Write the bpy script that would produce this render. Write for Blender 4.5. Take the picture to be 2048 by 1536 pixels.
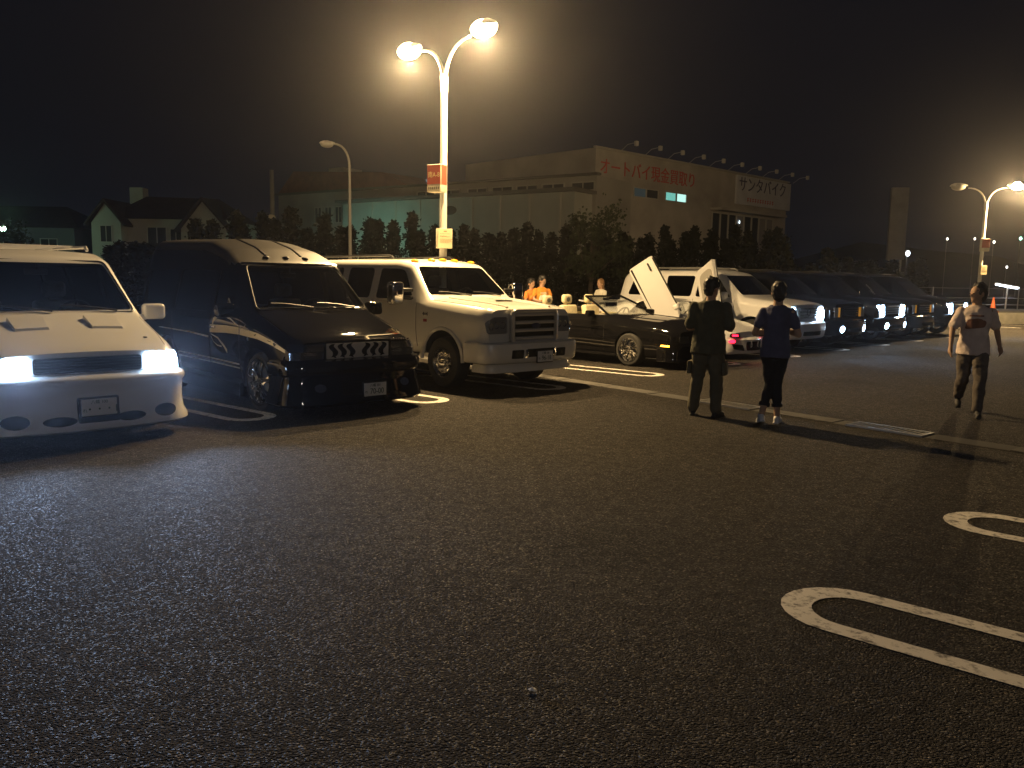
import bpy, bmesh, math, random
from math import sin, cos, pi, radians, sqrt, atan2
from mathutils import Vector, Matrix
from mathutils.bvhtree import BVHTree
from mathutils.geometry import delaunay_2d_cdt
random.seed(7)
SC = bpy.context.scene
for _o in list(bpy.data.objects): bpy.data.objects.remove(_o)
COL = SC.collection
V = Vector

# ------------------------------------------------------------------ camera
PITCH, ROLL, FPX, CAMH = math.atan((768-556)/1650.0), radians(1.0), 1650.0, 1.72
cam_d = bpy.data.cameras.new('camera'); cam = bpy.data.objects.new('camera', cam_d); COL.objects.link(cam)
cam_d.sensor_fit = 'HORIZONTAL'; cam_d.sensor_width = 36.0; cam_d.lens = FPX/2048*36
cam_d.clip_start = .05; cam_d.clip_end = 3000
_f = V((0, cos(PITCH), -sin(PITCH))); _r = V((1,0,0)); _u = _r.cross(_f)
_R = _r*cos(ROLL)+_u*sin(ROLL); _U = _u*cos(ROLL)-_r*sin(ROLL)
_m = Matrix((_R, _U, -_f)).transposed().to_4x4(); _m.translation = V((0,0,CAMH))
cam.matrix_world = _m
SC.camera = cam

# ------------------------------------------------------------------ night sky
W = bpy.data.worlds.new('World'); SC.world = W; W.use_nodes = True
nt = W.node_tree; nt.nodes.clear()
wo = nt.nodes.new('ShaderNodeOutputWorld'); bg = nt.nodes.new('ShaderNodeBackground')
sky = nt.nodes.new('ShaderNodeTexSky'); sky.sky_type = 'NISHITA'; sky.sun_disc = False
sky.sun_elevation = radians(-4.0); sky.sun_rotation = radians(200)
mx = nt.nodes.new('ShaderNodeMixRGB'); mx.blend_type = 'ADD'; mx.inputs[0].default_value = 1.0
mx.inputs[2].default_value = (.066, .075, .118, 1)            # glow of the town in the night air
nt.links.new(sky.outputs[0], mx.inputs[1]); nt.links.new(mx.outputs[0], bg.inputs[0])
bg.inputs[1].default_value = .055
nt.links.new(bg.outputs[0], wo.inputs[0])
SC.view_settings.view_transform = 'Standard'; SC.view_settings.look = 'None'
SC.view_settings.exposure = 0.0; SC.view_settings.gamma = 1.0; SC.view_settings.use_curve_mapping = False
SC.render.engine = 'CYCLES'
SC.cycles.use_denoising = True
SC.cycles.max_bounces = 6; SC.cycles.diffuse_bounces = 2; SC.cycles.glossy_bounces = 4
SC.cycles.transparent_max_bounces = 12; SC.cycles.volume_bounces = 0; SC.cycles.sample_clamp_indirect = 6.0
SC.cycles.caustics_reflective = False; SC.cycles.caustics_refractive = False

# light strengths (W)
LAMP_W, LAMP_C = 2300.0, (1.0, .665, .30)
HEAD_W, HEAD_C = 240.0, (.46, .64, 1.0)
GLOW_HAZE = .0011

# ------------------------------------------------------------------ materials
MATS = {}
def nodes(m):
    return m.node_tree.nodes, m.node_tree.links
def mat(name, col, rough=.5, metal=0.0, coat=0.0, spec=.5, emit=None, es=0.0):
    if name in MATS: return MATS[name]
    m = bpy.data.materials.new(name); m.use_nodes = True
    b = m.node_tree.nodes['Principled BSDF']
    b.inputs['Base Color'].default_value = (*col, 1); b.inputs['Roughness'].default_value = rough
    b.inputs['Metallic'].default_value = metal; b.inputs['Coat Weight'].default_value = coat
    b.inputs['Coat Roughness'].default_value = .04
    b.inputs['Specular IOR Level'].default_value = spec
    if emit: b.inputs['Emission Color'].default_value = (*emit, 1); b.inputs['Emission Strength'].default_value = es
    MATS[name] = m
    return m
def mottle(m, scale, amt, bump=0.0, bscale=None, detail=4, objco=True):
    """uneven colour and fine relief on a plain material"""
    n, l = nodes(m); b = n['Principled BSDF']
    tc = n.new('ShaderNodeTexCoord'); nz = n.new('ShaderNodeTexNoise'); nz.inputs['Scale'].default_value = scale
    nz.inputs['Detail'].default_value = detail
    l.new(tc.outputs['Object'], nz.inputs['Vector'])
    c = b.inputs['Base Color'].default_value[:3]
    rp = n.new('ShaderNodeValToRGB'); rp.color_ramp.elements[0].position = .3; rp.color_ramp.elements[1].position = .7
    rp.color_ramp.elements[0].color = (*[v*(1-amt) for v in c], 1); rp.color_ramp.elements[1].color = (*[min(1, v*(1+amt)) for v in c], 1)
    l.new(nz.outputs['Fac'], rp.inputs[0]); l.new(rp.outputs[0], b.inputs['Base Color'])
    if bump:
        n2 = n.new('ShaderNodeTexNoise'); n2.inputs['Scale'].default_value = bscale or scale*4; n2.inputs['Detail'].default_value = 6
        l.new(tc.outputs['Object'], n2.inputs['Vector'])
        bp = n.new('ShaderNodeBump'); bp.inputs['Strength'].default_value = bump; bp.inputs['Distance'].default_value = .02
        l.new(n2.outputs['Fac'], bp.inputs['Height']); l.new(bp.outputs[0], b.inputs['Normal'])
    return m
def glassmat(name, tint, rough=.02):
    if name in MATS: return MATS[name]
    m = bpy.data.materials.new(name); m.use_nodes = True; n, l = nodes(m); n.clear()
    o = n.new('ShaderNodeOutputMaterial'); mixs = n.new('ShaderNodeMixShader'); t = n.new('ShaderNodeBsdfTransparent')
    g = n.new('ShaderNodeBsdfGlossy'); g.inputs['Roughness'].default_value = rough; fr = n.new('ShaderNodeFresnel')
    ge = n.new('ShaderNodeNewGeometry'); ma = n.new('ShaderNodeMath'); ma.operation = 'MULTIPLY_ADD'; ma.inputs[1].default_value = 1/1.5-1.5; ma.inputs[2].default_value = 1.5
    l.new(ge.outputs['Backfacing'], ma.inputs[0]); l.new(ma.outputs[0], fr.inputs[0])
    t.inputs[0].default_value = (*tint, 1); g.inputs[0].default_value = (1, 1, 1, 1)
    l.new(fr.outputs[0], mixs.inputs[0]); l.new(t.outputs[0], mixs.inputs[1]); l.new(g.outputs[0], mixs.inputs[2]); l.new(mixs.outputs[0], o.inputs[0])
    MATS[name] = m
    return m
def emat(name, col, s):
    if name in MATS: return MATS[name]
    m = bpy.data.materials.new(name); m.use_nodes = True; n, l = nodes(m); n.clear()
    o = n.new('ShaderNodeOutputMaterial'); e = n.new('ShaderNodeEmission'); e.inputs[0].default_value = (*col, 1); e.inputs[1].default_value = s
    l.new(e.outputs[0], o.inputs[0]); MATS[name] = m
    return m

def asphalt():
    m = mat('asphalt', (.05, .048, .045), rough=.9, spec=.18); n, l = nodes(m); b = n['Principled BSDF']
    tc = n.new('ShaderNodeTexCoord')
    big = n.new('ShaderNodeTexNoise'); big.inputs['Scale'].default_value = .35; big.inputs['Detail'].default_value = 6
    mid = n.new('ShaderNodeTexNoise'); mid.inputs['Scale'].default_value = 9; mid.inputs['Detail'].default_value = 5
    vor = n.new('ShaderNodeTexVoronoi'); vor.inputs['Scale'].default_value = 95; vor.feature = 'F1'
    for t in (big, mid, vor): l.new(tc.outputs['Object'], t.inputs['Vector'])
    r1 = n.new('ShaderNodeValToRGB'); r1.color_ramp.elements[0].position = .35; r1.color_ramp.elements[1].position = .68
    r1.color_ramp.elements[0].color = (.029, .026, .023, 1); r1.color_ramp.elements[1].color = (.045, .041, .036, 1)
    l.new(big.outputs['Fac'], r1.inputs[0])
    r2 = n.new('ShaderNodeValToRGB'); r2.color_ramp.elements[0].position = .3; r2.color_ramp.elements[1].position = .7
    r2.color_ramp.elements[0].color = (.66, .66, .66, 1); r2.color_ramp.elements[1].color = (1.3, 1.3, 1.3, 1)
    l.new(mid.outputs['Fac'], r2.inputs[0])
    # pale chips among the aggregate
    r3 = n.new('ShaderNodeValToRGB'); r3.color_ramp.interpolation = 'LINEAR'
    r3.color_ramp.elements[0].position = .0; r3.color_ramp.elements[0].color = (.55, .55, .55, 1)
    e = r3.color_ramp.elements[1]; e.position = .75; e.color = (1.2, 1.2, 1.2, 1)
    e2 = r3.color_ramp.elements.new(.94); e2.color = (1.6, 1.57, 1.5, 1); e3 = r3.color_ramp.elements.new(.99); e3.color = (4.6, 4.3, 3.8, 1)
    sep = n.new('ShaderNodeSeparateColor'); l.new(vor.outputs['Color'], sep.inputs[0]); l.new(sep.outputs[0], r3.inputs[0])
    m1 = n.new('ShaderNodeMixRGB'); m1.blend_type = 'MULTIPLY'; m1.inputs[0].default_value = 1
    m2 = n.new('ShaderNodeMixRGB'); m2.blend_type = 'MULTIPLY'; m2.inputs[0].default_value = 1
    l.new(r1.outputs[0], m1.inputs[1]); l.new(r2.outputs[0], m1.inputs[2]); l.new(m1.outputs[0], m2.inputs[1]); l.new(r3.outputs[0], m2.inputs[2])
    # some chips are polished and glint
    r6 = n.new('ShaderNodeValToRGB'); r6.color_ramp.elements[0].position = .68; r6.color_ramp.elements[0].color = (.95, .95, .95, 1); r6.color_ramp.elements[1].position = .9; r6.color_ramp.elements[1].color = (.56, .56, .56, 1)
    l.new(sep.outputs[1], r6.inputs[0]); l.new(r6.outputs[0], b.inputs['Roughness']); b.inputs['Specular IOR Level'].default_value = .18
    # oil drips and darker worn lanes
    st = n.new('ShaderNodeTexVoronoi'); st.inputs['Scale'].default_value = .42; st.feature = 'F1'; wn = n.new('ShaderNodeTexNoise'); wn.inputs['Scale'].default_value = 1.4; wn.inputs['Detail'].default_value = 6
    l.new(tc.outputs['Object'], wn.inputs['Vector']); vm = n.new('ShaderNodeMixRGB'); vm.blend_type = 'ADD'; vm.inputs[0].default_value = .55
    l.new(tc.outputs['Object'], vm.inputs[1]); l.new(wn.outputs['Color'], vm.inputs[2]); l.new(vm.outputs[0], st.inputs['Vector'])
    r5 = n.new('ShaderNodeValToRGB'); r5.color_ramp.elements[0].position = .10; r5.color_ramp.elements[0].color = (.62, .62, .62, 1); r5.color_ramp.elements[1].position = .26; r5.color_ramp.elements[1].color = (1, 1, 1, 1)
    l.new(st.outputs['Distance'], r5.inputs[0]); m3 = n.new('ShaderNodeMixRGB'); m3.blend_type = 'MULTIPLY'; m3.inputs[0].default_value = 1
    l.new(m2.outputs[0], m3.inputs[1]); l.new(r5.outputs[0], m3.inputs[2]); l.new(m3.outputs[0], b.inputs['Base Color'])
    bp = n.new('ShaderNodeBump'); bp.inputs['Strength'].default_value = 1.0; bp.inputs['Distance'].default_value = .022; bp.invert = True
    l.new(vor.outputs['Distance'], bp.inputs['Height'])
    bp2 = n.new('ShaderNodeBump'); bp2.inputs['Strength'].default_value = .5; bp2.inputs['Distance'].default_value = .03
    l.new(mid.outputs['Fac'], bp2.inputs['Height']); l.new(bp.outputs[0], bp2.inputs['Normal']); l.new(bp2.outputs[0], b.inputs['Normal'])
    return m
def linepaint():
    m = mat('road_paint', (.62, .60, .55), rough=.7); n, l = nodes(m); b = n['Principled BSDF']
    tc = n.new('ShaderNodeTexCoord'); nz = n.new('ShaderNodeTexNoise'); nz.inputs['Scale'].default_value = 14; nz.inputs['Detail'].default_value = 8
    nz.inputs['Roughness'].default_value = .7
    l.new(tc.outputs['Object'], nz.inputs['Vector'])
    rp = n.new('ShaderNodeValToRGB'); rp.color_ramp.elements[0].position = .36; rp.color_ramp.elements[0].color = (.10, .095, .09, 1)
    rp.color_ramp.elements[1].position = .50; rp.color_ramp.elements[1].color = (.66, .63, .57, 1)
    l.new(nz.outputs['Fac'], rp.inputs[0]); l.new(rp.outputs[0], b.inputs['Base Color'])
    bp = n.new('ShaderNodeBump'); bp.inputs['Strength'].default_value = .4; bp.inputs['Distance'].default_value = .01
    l.new(nz.outputs['Fac'], bp.inputs['Height']); l.new(bp.outputs[0], b.inputs['Normal'])
    return m

M_ASPH = asphalt(); M_LINE = linepaint()
M_CONC = mottle(mat('gutter_concrete', (.075, .072, .066), rough=.9), 6, .3, .5, 60)
M_CHROME = mat('chrome', (.75, .75, .76), rough=.07, metal=1)
M_STEEL = mat('galvanised_steel', (.50, .50, .49), rough=.38, metal=.9)
M_BLACKP = mat('black_plastic', (.014, .014, .015), rough=.45)
M_UNDER = mat('underbody', (.012, .012, .012), rough=.9)
M_TYRE = mottle(mat('tyre_rubber', (.017, .017, .017), rough=.75), 30, .25)
M_WHITE = mat('white_paint', (.70, .705, .71), rough=.28, coat=.7)
M_CREAM = mat('cream_paint', (.72, .70, .63), rough=.25, coat=.7)
M_BLACK = mat('black_paint', (.005, .005, .006), rough=.6, coat=.75, spec=.0)
M_DARKB = mat('dark_paint', (.008, .009, .012), rough=.6, coat=1.0, spec=.0)
M_GLASS = glassmat('car_glass', (.86, .88, .87))
M_TINT = glassmat('tinted_glass', (.16, .16, .17))
M_LENSC = glassmat('clear_lens', (.8, .82, .85), .03)
M_DASH = mottle(mat('dash_vinyl', (.20, .19, .17), rough=.6), 40, .15)
M_SEATG = mottle(mat('grey_seat_cloth', (.09, .09, .09), rough=.9), 30, .2)
M_SEATC = mottle(mat('cream_leather', (.62, .56, .38), rough=.5), 20, .12)
M_AMBER = mat('amber_lens', (.9, .38, .02), rough=.15, emit=(1, .45, .03), es=.25)
M_PLATE = mat('plate_white', (.70, .70, .68), rough=.4)
M_GREEN = mat('plate_green', (.012, .06, .028), rough=.5)
M_HEAD = emat('headlight_on', (.50, .72, 1.0), 36)
M_HEADS = emat('headlight_far', (.52, .74, 1.0), 45)
M_RED = emat('red_lamp_on', (1.0, .012, .035), 7)
M_AMBON = emat('amber_lamp_on', (1.0, .42, .02), 22)
M_SILV = mat('silver_graphic_reflection', (.62, .55, .40), rough=.35, metal=.35)
M_MESH = mat('grille_black', (.008, .008, .009), rough=.7, spec=.1)
# ------------------------------------------------------------------ mesh helpers
def link(o, parent=None):
    COL.objects.link(o)
    if parent is not None: o.parent = parent
    return o
def empty(name, loc=(0,0,0), rz=0, label=None, cat=None, group=None):
    o = bpy.data.objects.new(name, None); COL.objects.link(o); o.location = loc; o.rotation_euler = (0, 0, rz); o.empty_display_size = .2
    return tag(o, label, cat, group)
def tag(o, label=None, cat=None, group=None, kind=None):
    if label: o['label'] = label
    if cat: o['category'] = cat
    if group: o['group'] = group
    if kind: o['kind'] = kind
    return o
def mesh_obj(name, verts, faces, m, parent=None, smooth=True, angle=38):
    me = bpy.data.meshes.new(name); me.from_pydata([tuple(v) for v in verts], [], [tuple(f) for f in faces]); me.validate()
    return wrap(name, me, m, parent, smooth, angle)
def wrap(name, me, m, parent=None, smooth=True, angle=38):
    if m is not None:
        me.materials.clear()
        for k in (m if isinstance(m, (list, tuple)) else [m]): me.materials.append(k)
    if smooth:
        me.shade_smooth(); me.set_sharp_from_angle(angle=radians(angle))
    o = bpy.data.objects.new(name, me)
    return link(o, parent)
class MB:
    """collects simple solids into one mesh"""
    def __init__(s): s.v, s.f = [], []
    def add(s, v, f):
        n = len(s.v); s.v += [V(p) for p in v]; s.f += [tuple(i+n for i in q) for q in f]; return s
    def box(s, c, d, rz=0, bev=0.0, mtx=None):
        hx, hy, hz = d[0]/2, d[1]/2, d[2]/2
        if bev <= 0:
            vs = [V((x*hx, y*hy, z*hz)) for x in (-1,1) for y in (-1,1) for z in (-1,1)]
            fs = [(0,1,3,2),(4,6,7,5),(0,4,5,1),(2,3,7,6),(0,2,6,4),(1,5,7,3)]
        else:
            bm = bmesh.new(); bmesh.ops.create_cube(bm, size=1)
            for v in bm.verts: v.co = V((v.co.x*2*hx, v.co.y*2*hy, v.co.z*2*hz))
            bmesh.ops.bevel(bm, geom=bm.edges[:], offset=bev, segments=2 if bev < .03 else 4, profile=.5, affect='EDGES')
            bm.verts.index_update(); vs = [v.co.copy() for v in bm.verts]; fs = [[v.index for v in f.verts] for f in bm.faces]; bm.free()
        mm = mtx or Matrix.Rotation(rz, 3, 'Z')
        return s.add([mm @ v + V(c) for v in vs], fs)
    def tube(s, pts, r, n=8, cap=True, sx=1.0, sy=1.0, up=None):
        pts = [V(p) for p in pts]; rs = r if isinstance(r, (list, tuple)) else [r]*len(pts)
        vs = []; fs = []; ref = None
        for i, p in enumerate(pts):
            d = (pts[min(i+1, len(pts)-1)]-pts[max(i-1, 0)]).normalized()
            if ref is None:
                a = V(up) if up else (V((0,0,1)) if abs(d.z) < .9 else V((1,0,0)))
                ref = (a-d*a.dot(d)).normalized()
            else: ref = (ref-d*ref.dot(d)).normalized()
            b = d.cross(ref)
            for k in range(n):
                t = 2*pi*k/n; vs.append(p+ref*cos(t)*rs[i]*sx+b*sin(t)*rs[i]*sy)
        for i in range(len(pts)-1):
            for k in range(n):
                fs.append((i*n+k, i*n+(k+1)%n, (i+1)*n+(k+1)%n, (i+1)*n+k))
        if cap: fs.append(tuple(range(n))[::-1]); fs.append(tuple((len(pts)-1)*n+k for k in range(n)))
        return s.add(vs, fs)
    def lathe(s, prof, n=24, axis='Z', c=(0,0,0), close=False):
        vs = []; fs = []; m = len(prof)
        for k in range(n):
            t = 2*pi*k/n
            for r, z in prof:
                p = {'Z': V((r*cos(t), r*sin(t), z)), 'Y': V((r*cos(t), z, r*sin(t))), 'X': V((z, r*cos(t), r*sin(t)))}[axis]
                vs.append(p+V(c))
        rng = range(m) if close else range(m-1)
        for k in range(n):
            k2 = (k+1) % n
            for i in rng:
                j = (i+1) % m; fs.append((k*m+i, k2*m+i, k2*m+j, k*m+j))
        return s.add(vs, fs)
    def prism(s, poly, h0, h1, axis='Z'):
        n = len(poly); mk = {'Z': lambda a,b,h: (a,b,h), 'Y': lambda a,b,h: (a,h,b), 'X': lambda a,b,h: (h,a,b)}[axis]
        vs = [mk(a,b,h0) for a,b in poly]+[mk(a,b,h1) for a,b in poly]
        fs = [tuple(range(n))[::-1], tuple(range(n, 2*n))]+[(i, (i+1)%n, n+(i+1)%n, n+i) for i in range(n)]
        return s.add(vs, fs)
    def ellipsoid(s, c, r, nu=14, nv=10, mtx=None):
        vs = []; fs = []
        for j in range(nv+1):
            ph = pi*j/nv-pi/2
            for i in range(nu):
                t = 2*pi*i/nu; p = V((r[0]*cos(ph)*cos(t), r[1]*cos(ph)*sin(t), r[2]*sin(ph)))
                vs.append((mtx @ p if mtx else p)+V(c))
        for j in range(nv):
            for i in range(nu): fs.append((j*nu+i, j*nu+(i+1)%nu, (j+1)*nu+(i+1)%nu, (j+1)*nu+i))
        return s.add(vs, fs)
    def xform(s, m): s.v = [m @ v for v in s.v]; return s
    def build(s, name, m, parent=None, smooth=True, angle=38, fix=True):
        me = bpy.data.meshes.new(name); me.from_pydata([tuple(v) for v in s.v], [], s.f); me.validate()
        if fix:
            bm = bmesh.new(); bm.from_mesh(me); bmesh.ops.remove_doubles(bm, verts=bm.verts[:], dist=1e-5)
            bmesh.ops.delete(bm, geom=[v for v in bm.verts if not v.link_faces], context='VERTS')
            bmesh.ops.recalc_face_normals(bm, faces=bm.faces[:]); bm.to_mesh(me); bm.free()
        return wrap(name, me, m, parent, smooth, angle)
def evaluated(o):
    dg = bpy.context.evaluated_depsgraph_get(); dg.update()
    return bpy.data.meshes.new_from_object(o.evaluated_get(dg), preserve_all_data_layers=True, depsgraph=dg)
def boolean(o, cutters, op='DIFFERENCE'):
    for c in cutters:
        md = o.modifiers.new('b', 'BOOLEAN'); md.object = c; md.operation = op; md.solver = 'EXACT'; md.material_mode = 'TRANSFER'; md.use_self = False
        me = evaluated(o); o.modifiers.clear(); old = o.data; o.data = me; bpy.data.meshes.remove(old)
    for c in cutters:
        cm = c.data; bpy.data.objects.remove(c); bpy.data.meshes.remove(cm)
    me.shade_smooth(); me.set_sharp_from_angle(angle=radians(32))
    return o
def rounded(poly, r, n=4):
    out = []; m = len(poly)
    for i in range(m):
        p, a, b = V(poly[i]).to_2d(), V(poly[i-1]).to_2d(), V(poly[(i+1) % m]).to_2d()
        rr = r[i] if isinstance(r, (list, tuple)) else r
        da, db = (a-p), (b-p); t = min(rr, da.length*.49, db.length*.49)
        if t < 1e-4: out.append(tuple(p)); continue
        s, e = p+da.normalized()*t, p+db.normalized()*t
        for k in range(n+1):
            u = k/n; out.append(tuple(s*(1-u)**2+p*2*u*(1-u)+e*u*u))
    return out
def grid_poly(poly, step):
    """triangles filling a polygon, with inner points so that the sheet can bend"""
    pts = []
    n = len(poly)
    for i in range(n):
        a, b = V(poly[i]), V(poly[(i+1) % n]); k = max(1, int((b-a).length/step))
        for j in range(k): pts.append(a.lerp(b, j/k))
    nb = len(pts); edges = [(i, (i+1) % nb) for i in range(nb)]
    x0, x1 = min(p.x for p in pts), max(p.x for p in pts); y0, y1 = min(p.y for p in pts), max(p.y for p in pts)
    x = x0+step*.5
    while x < x1:
        y = y0+step*.5
        while y < y1:
            q = V((x, y))
            if all((q-p).length > step*.45 for p in pts[:nb]): pts.append(q)
            y += step
        x += step
    r = delaunay_2d_cdt([p.to_2d() for p in pts], edges, [], 1, 1e-6)
    return [V(p) for p in r[0]], [tuple(f) for f in r[2]]
AX = {'F': (V((1,0,0)), lambda a,b: V((6,a,b))), 'B': (V((-1,0,0)), lambda a,b: V((-9,a,b))), 'L': (V((0,1,0)), lambda a,b: V((a,4,b))),
      'R': (V((0,-1,0)), lambda a,b: V((a,-4,b))), 'T': (V((0,0,1)), lambda a,b: V((a,b,6)))}
def patch(name, bvh, poly, ax, off, thick, m, parent, step=.07, mix=.6):
    """a panel laid on a body: the polygon is seen along ax and follows the surface at the distance off"""
    pts, fs = grid_poly(poly, step); d, org = AX[ax]
    if ax == 'R': pass
    top, bot = [], []
    for p in pts:
        o = org(p.x, p.y); hit, nr, idx, _ = bvh.ray_cast(o, -d, 20)
        if hit is None or (ax in 'LR' and hit.dot(d) < .3):
            q = o.copy()
            q = V((0 if ax in 'FB' else q.x, 0 if ax in 'LR' else q.y, 0 if ax == 'T' else q.z))
            if ax in 'LR': q += d*.9
            hit, nr, idx, _ = bvh.find_nearest(q)
        if nr.dot(d) < 0: nr = -nr
        nn = (nr*mix+d*(1-mix)).normalized(); top.append(hit+nn*off); bot.append(hit+nn*(off-thick))
    n = len(pts); faces = [f for f in fs]+[tuple(i+n for i in f)[::-1] for f in fs]
    cnt = {}
    for f in fs:
        for i in range(len(f)):
            e = (f[i], f[(i+1) % len(f)]); cnt[tuple(sorted(e))] = cnt.get(tuple(sorted(e)), 0)+1
    for f in fs:
        for i in range(len(f)):
            a, b = f[i], f[(i+1) % len(f)]
            if cnt[tuple(sorted((a, b)))] == 1: faces.append((b, a, a+n, b+n))
    mb = MB(); mb.add(top+bot, faces)
    return mb.build(name, m, parent, angle=50)
def text(name, s, size, m, parent, mtx, depth=.002, align='CENTER', sx=1.0):
    c = bpy.data.curves.new(name, 'FONT'); c.body = s; c.size = size; c.extrude = depth; c.align_x = align; c.align_y = 'CENTER'
    o = bpy.data.objects.new(name, c); COL.objects.link(o); me = evaluated(o); bpy.data.objects.remove(o)
    me.transform(mtx @ Matrix.Diagonal((sx, 1, 1, 1)))
    return wrap(name, me, m, parent, smooth=False)
def spot(name, parent, loc, dirv, w, col, size=70, blend=.8, r=.05):
    l = bpy.data.lights.new(name, 'SPOT'); l.energy = w; l.color = col; l.spot_size = radians(size); l.spot_blend = blend; l.shadow_soft_size = r
    o = bpy.data.objects.new(name, l); link(o, parent); o.location = loc
    o.rotation_euler = V(dirv).to_track_quat('-Z', 'Y').to_euler()
    return o
def point(name, parent, loc, w, col, r=.06):
    l = bpy.data.lights.new(name, 'POINT'); l.energy = w; l.color = col; l.shadow_soft_size = r
    o = bpy.data.objects.new(name, l); link(o, parent); o.location = loc
    return o
def copy_tree(o, parent=None):
    c = o.copy(); COL.objects.link(c)
    if parent is not None: c.parent = parent
    for ch in list(o.children): copy_tree(ch, c)
    return c

# ------------------------------------------------------------------ vehicle bodies: a skin through cross-sections
PK = ('zb','wb','wm','zm','wk','zk','wt','zt','rt','cr')
def lerp_keys(keys, x):
    if x >= keys[0][0]: return list(keys[0][1:])
    for a, b in zip(keys, keys[1:]):
        if b[0] <= x <= a[0]:
            t = (a[0]-x)/(a[0]-b[0]); return [p*(1-t)+q*t for p, q in zip(a[1:], b[1:])]
    return list(keys[-1][1:])
def smooth_keys(keys, x, s):
    x0, x1 = keys[0][0], keys[-1][0]; s = min(s, (x0-x)*.6+1e-4, (x-x1)*.6+1e-4)
    acc = [0]*10; wt = 0
    for k in (-2,-1,0,1,2):
        w = math.exp(-k*k/2.0); v = lerp_keys(keys, x+k*s*.7); acc = [a+w*b for a, b in zip(acc, v)]; wt += w
    return [a/wt for a in acc]
def section(p, ins=0.0):
    zb, wb, wm, zm, wk, zk, wt, zt, rt, cr = p
    P = [(0, zb+ins), (wb-ins, zb+ins), (wm-ins, zm), (wk-ins, zk), (wt-ins, zt-ins), (0, zt+cr-ins)]
    R = [0, .07, .16, .06, rt, 0]
    out = [(0, zb+ins), ((wb-ins)*.5, zb+ins)]
    for i in range(1, 5):
        p0, a, b = V(P[i]), V(P[i-1]), V(P[i+1]); da, db = a-p0, b-p0
        t = min(R[i], da.length*.45, db.length*.45)
        s, e = p0+da.normalized()*t, p0+db.normalized()*t
        for k in range(5):
            u = k/4; out.append(tuple(s*(1-u)**2+p0*2*u*(1-u)+e*u*u))
    ex, ez = out[-1]; c0 = zt+cr-ins
    for u in (.75, .5, .25, 0): out.append((ex*u, c0+(ez-c0)*u*u))
    return out
def loft(keys, ins=0.0, x0=None, x1=None, zfloor=None, dx=.06, s=.045):
    xa = keys[0][0] if x0 is None else x0; xb = keys[-1][0] if x1 is None else x1
    n = max(4, int((xa-xb)/dx)); xs = sorted({round(xa-(xa-xb)*i/n, 4) for i in range(n+1)} | {round(v, 4) for v in (xa-.012, xa-.03, xb+.012, xb+.03)}, reverse=True)
    rings = []
    for x in xs:
        p = smooth_keys(keys, x, s)
        if zfloor is not None: p[0] = zfloor-ins
        rings.append((x, section(p, ins)))
    m = len(rings[0][1]); N = 2*m-2; vs = []; fs = []
    for x, sec in rings:
        vs += [V((x, y, z)) for y, z in sec]+[V((x, -y, z)) for y, z in sec[-2:0:-1]]
    for i in range(len(rings)-1):
        for k in range(N):
            k2 = (k+1) % N; fs.append((i*N+k, (i+1)*N+k, (i+1)*N+k2, i*N+k2))
    for b, rev in ((0, 0), ((len(rings)-1)*N, 1)):
        for k in range(m-1):
            a, c = b+k, b+k+1; a2 = b+(N-k) % N; c2 = b+N-k-1
            q = [a, c, c2, a2]; q = [v for j, v in enumerate(q) if v not in q[:j]]
            fs.append(tuple(q[::-1] if rev else q))
    return vs, fs
def temp(vs, fs, m):
    mb = MB(); mb.add(vs, fs); return mb.build('temp', m, smooth=True)
def body_shell(keys, paint, parent, wheels, wr, cavity=None, wins=(), shields=(), extra=(), sm=.045):
    """wheels: x positions; cavity: (x0, x1, floor); wins: side polygons; shields: (front polygon, x0, x1)"""
    vs, fs = loft(keys, s=sm)
    o = temp(vs, fs, [paint, M_UNDER]); o.name = 'body'
    bvh = BVHTree.FromPolygons([v.co.copy() for v in o.data.vertices], [tuple(p.vertices) for p in o.data.polygons])
    cut = []
    for wx in wheels:
        for sgn in (-1, 1):
            mb = MB(); mb.lathe([(0, sgn*.52), (wr, sgn*.52), (wr, sgn*1.4), (0, sgn*1.4)], 36, 'Y', (wx, 0, wr-.05 if False else 0))
            mb.xform(Matrix.Translation((0, 0, wheels[wx]))); cut.append(mb.build('temp', M_UNDER))
    if cavity:
        a, b = loft(keys, .05, cavity[0], cavity[1], cavity[2], dx=.12); cut.append(temp(a, b, M_UNDER))
    for w in wins:
        mb = MB(); mb.prism(w, -1.6, 1.6, 'Y'); cut.append(mb.build('temp', M_UNDER))
    for w, xa, xb in shields:
        mb = MB(); mb.prism(w, xb, xa, 'X'); cut.append(mb.build('temp', M_UNDER))
    for c in extra: cut.append(c)
    boolean(o, cut); o.data.name = 'body'; o.parent = parent
    return o, bvh
def inset(poly, d):
    c = V((sum(p[0] for p in poly)/len(poly), sum(p[1] for p in poly)/len(poly))); out = []
    for p in poly:
        q = V(p)-c; out.append(tuple(c+q*(1-d/max(q.length, .01))))
    return out
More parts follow.
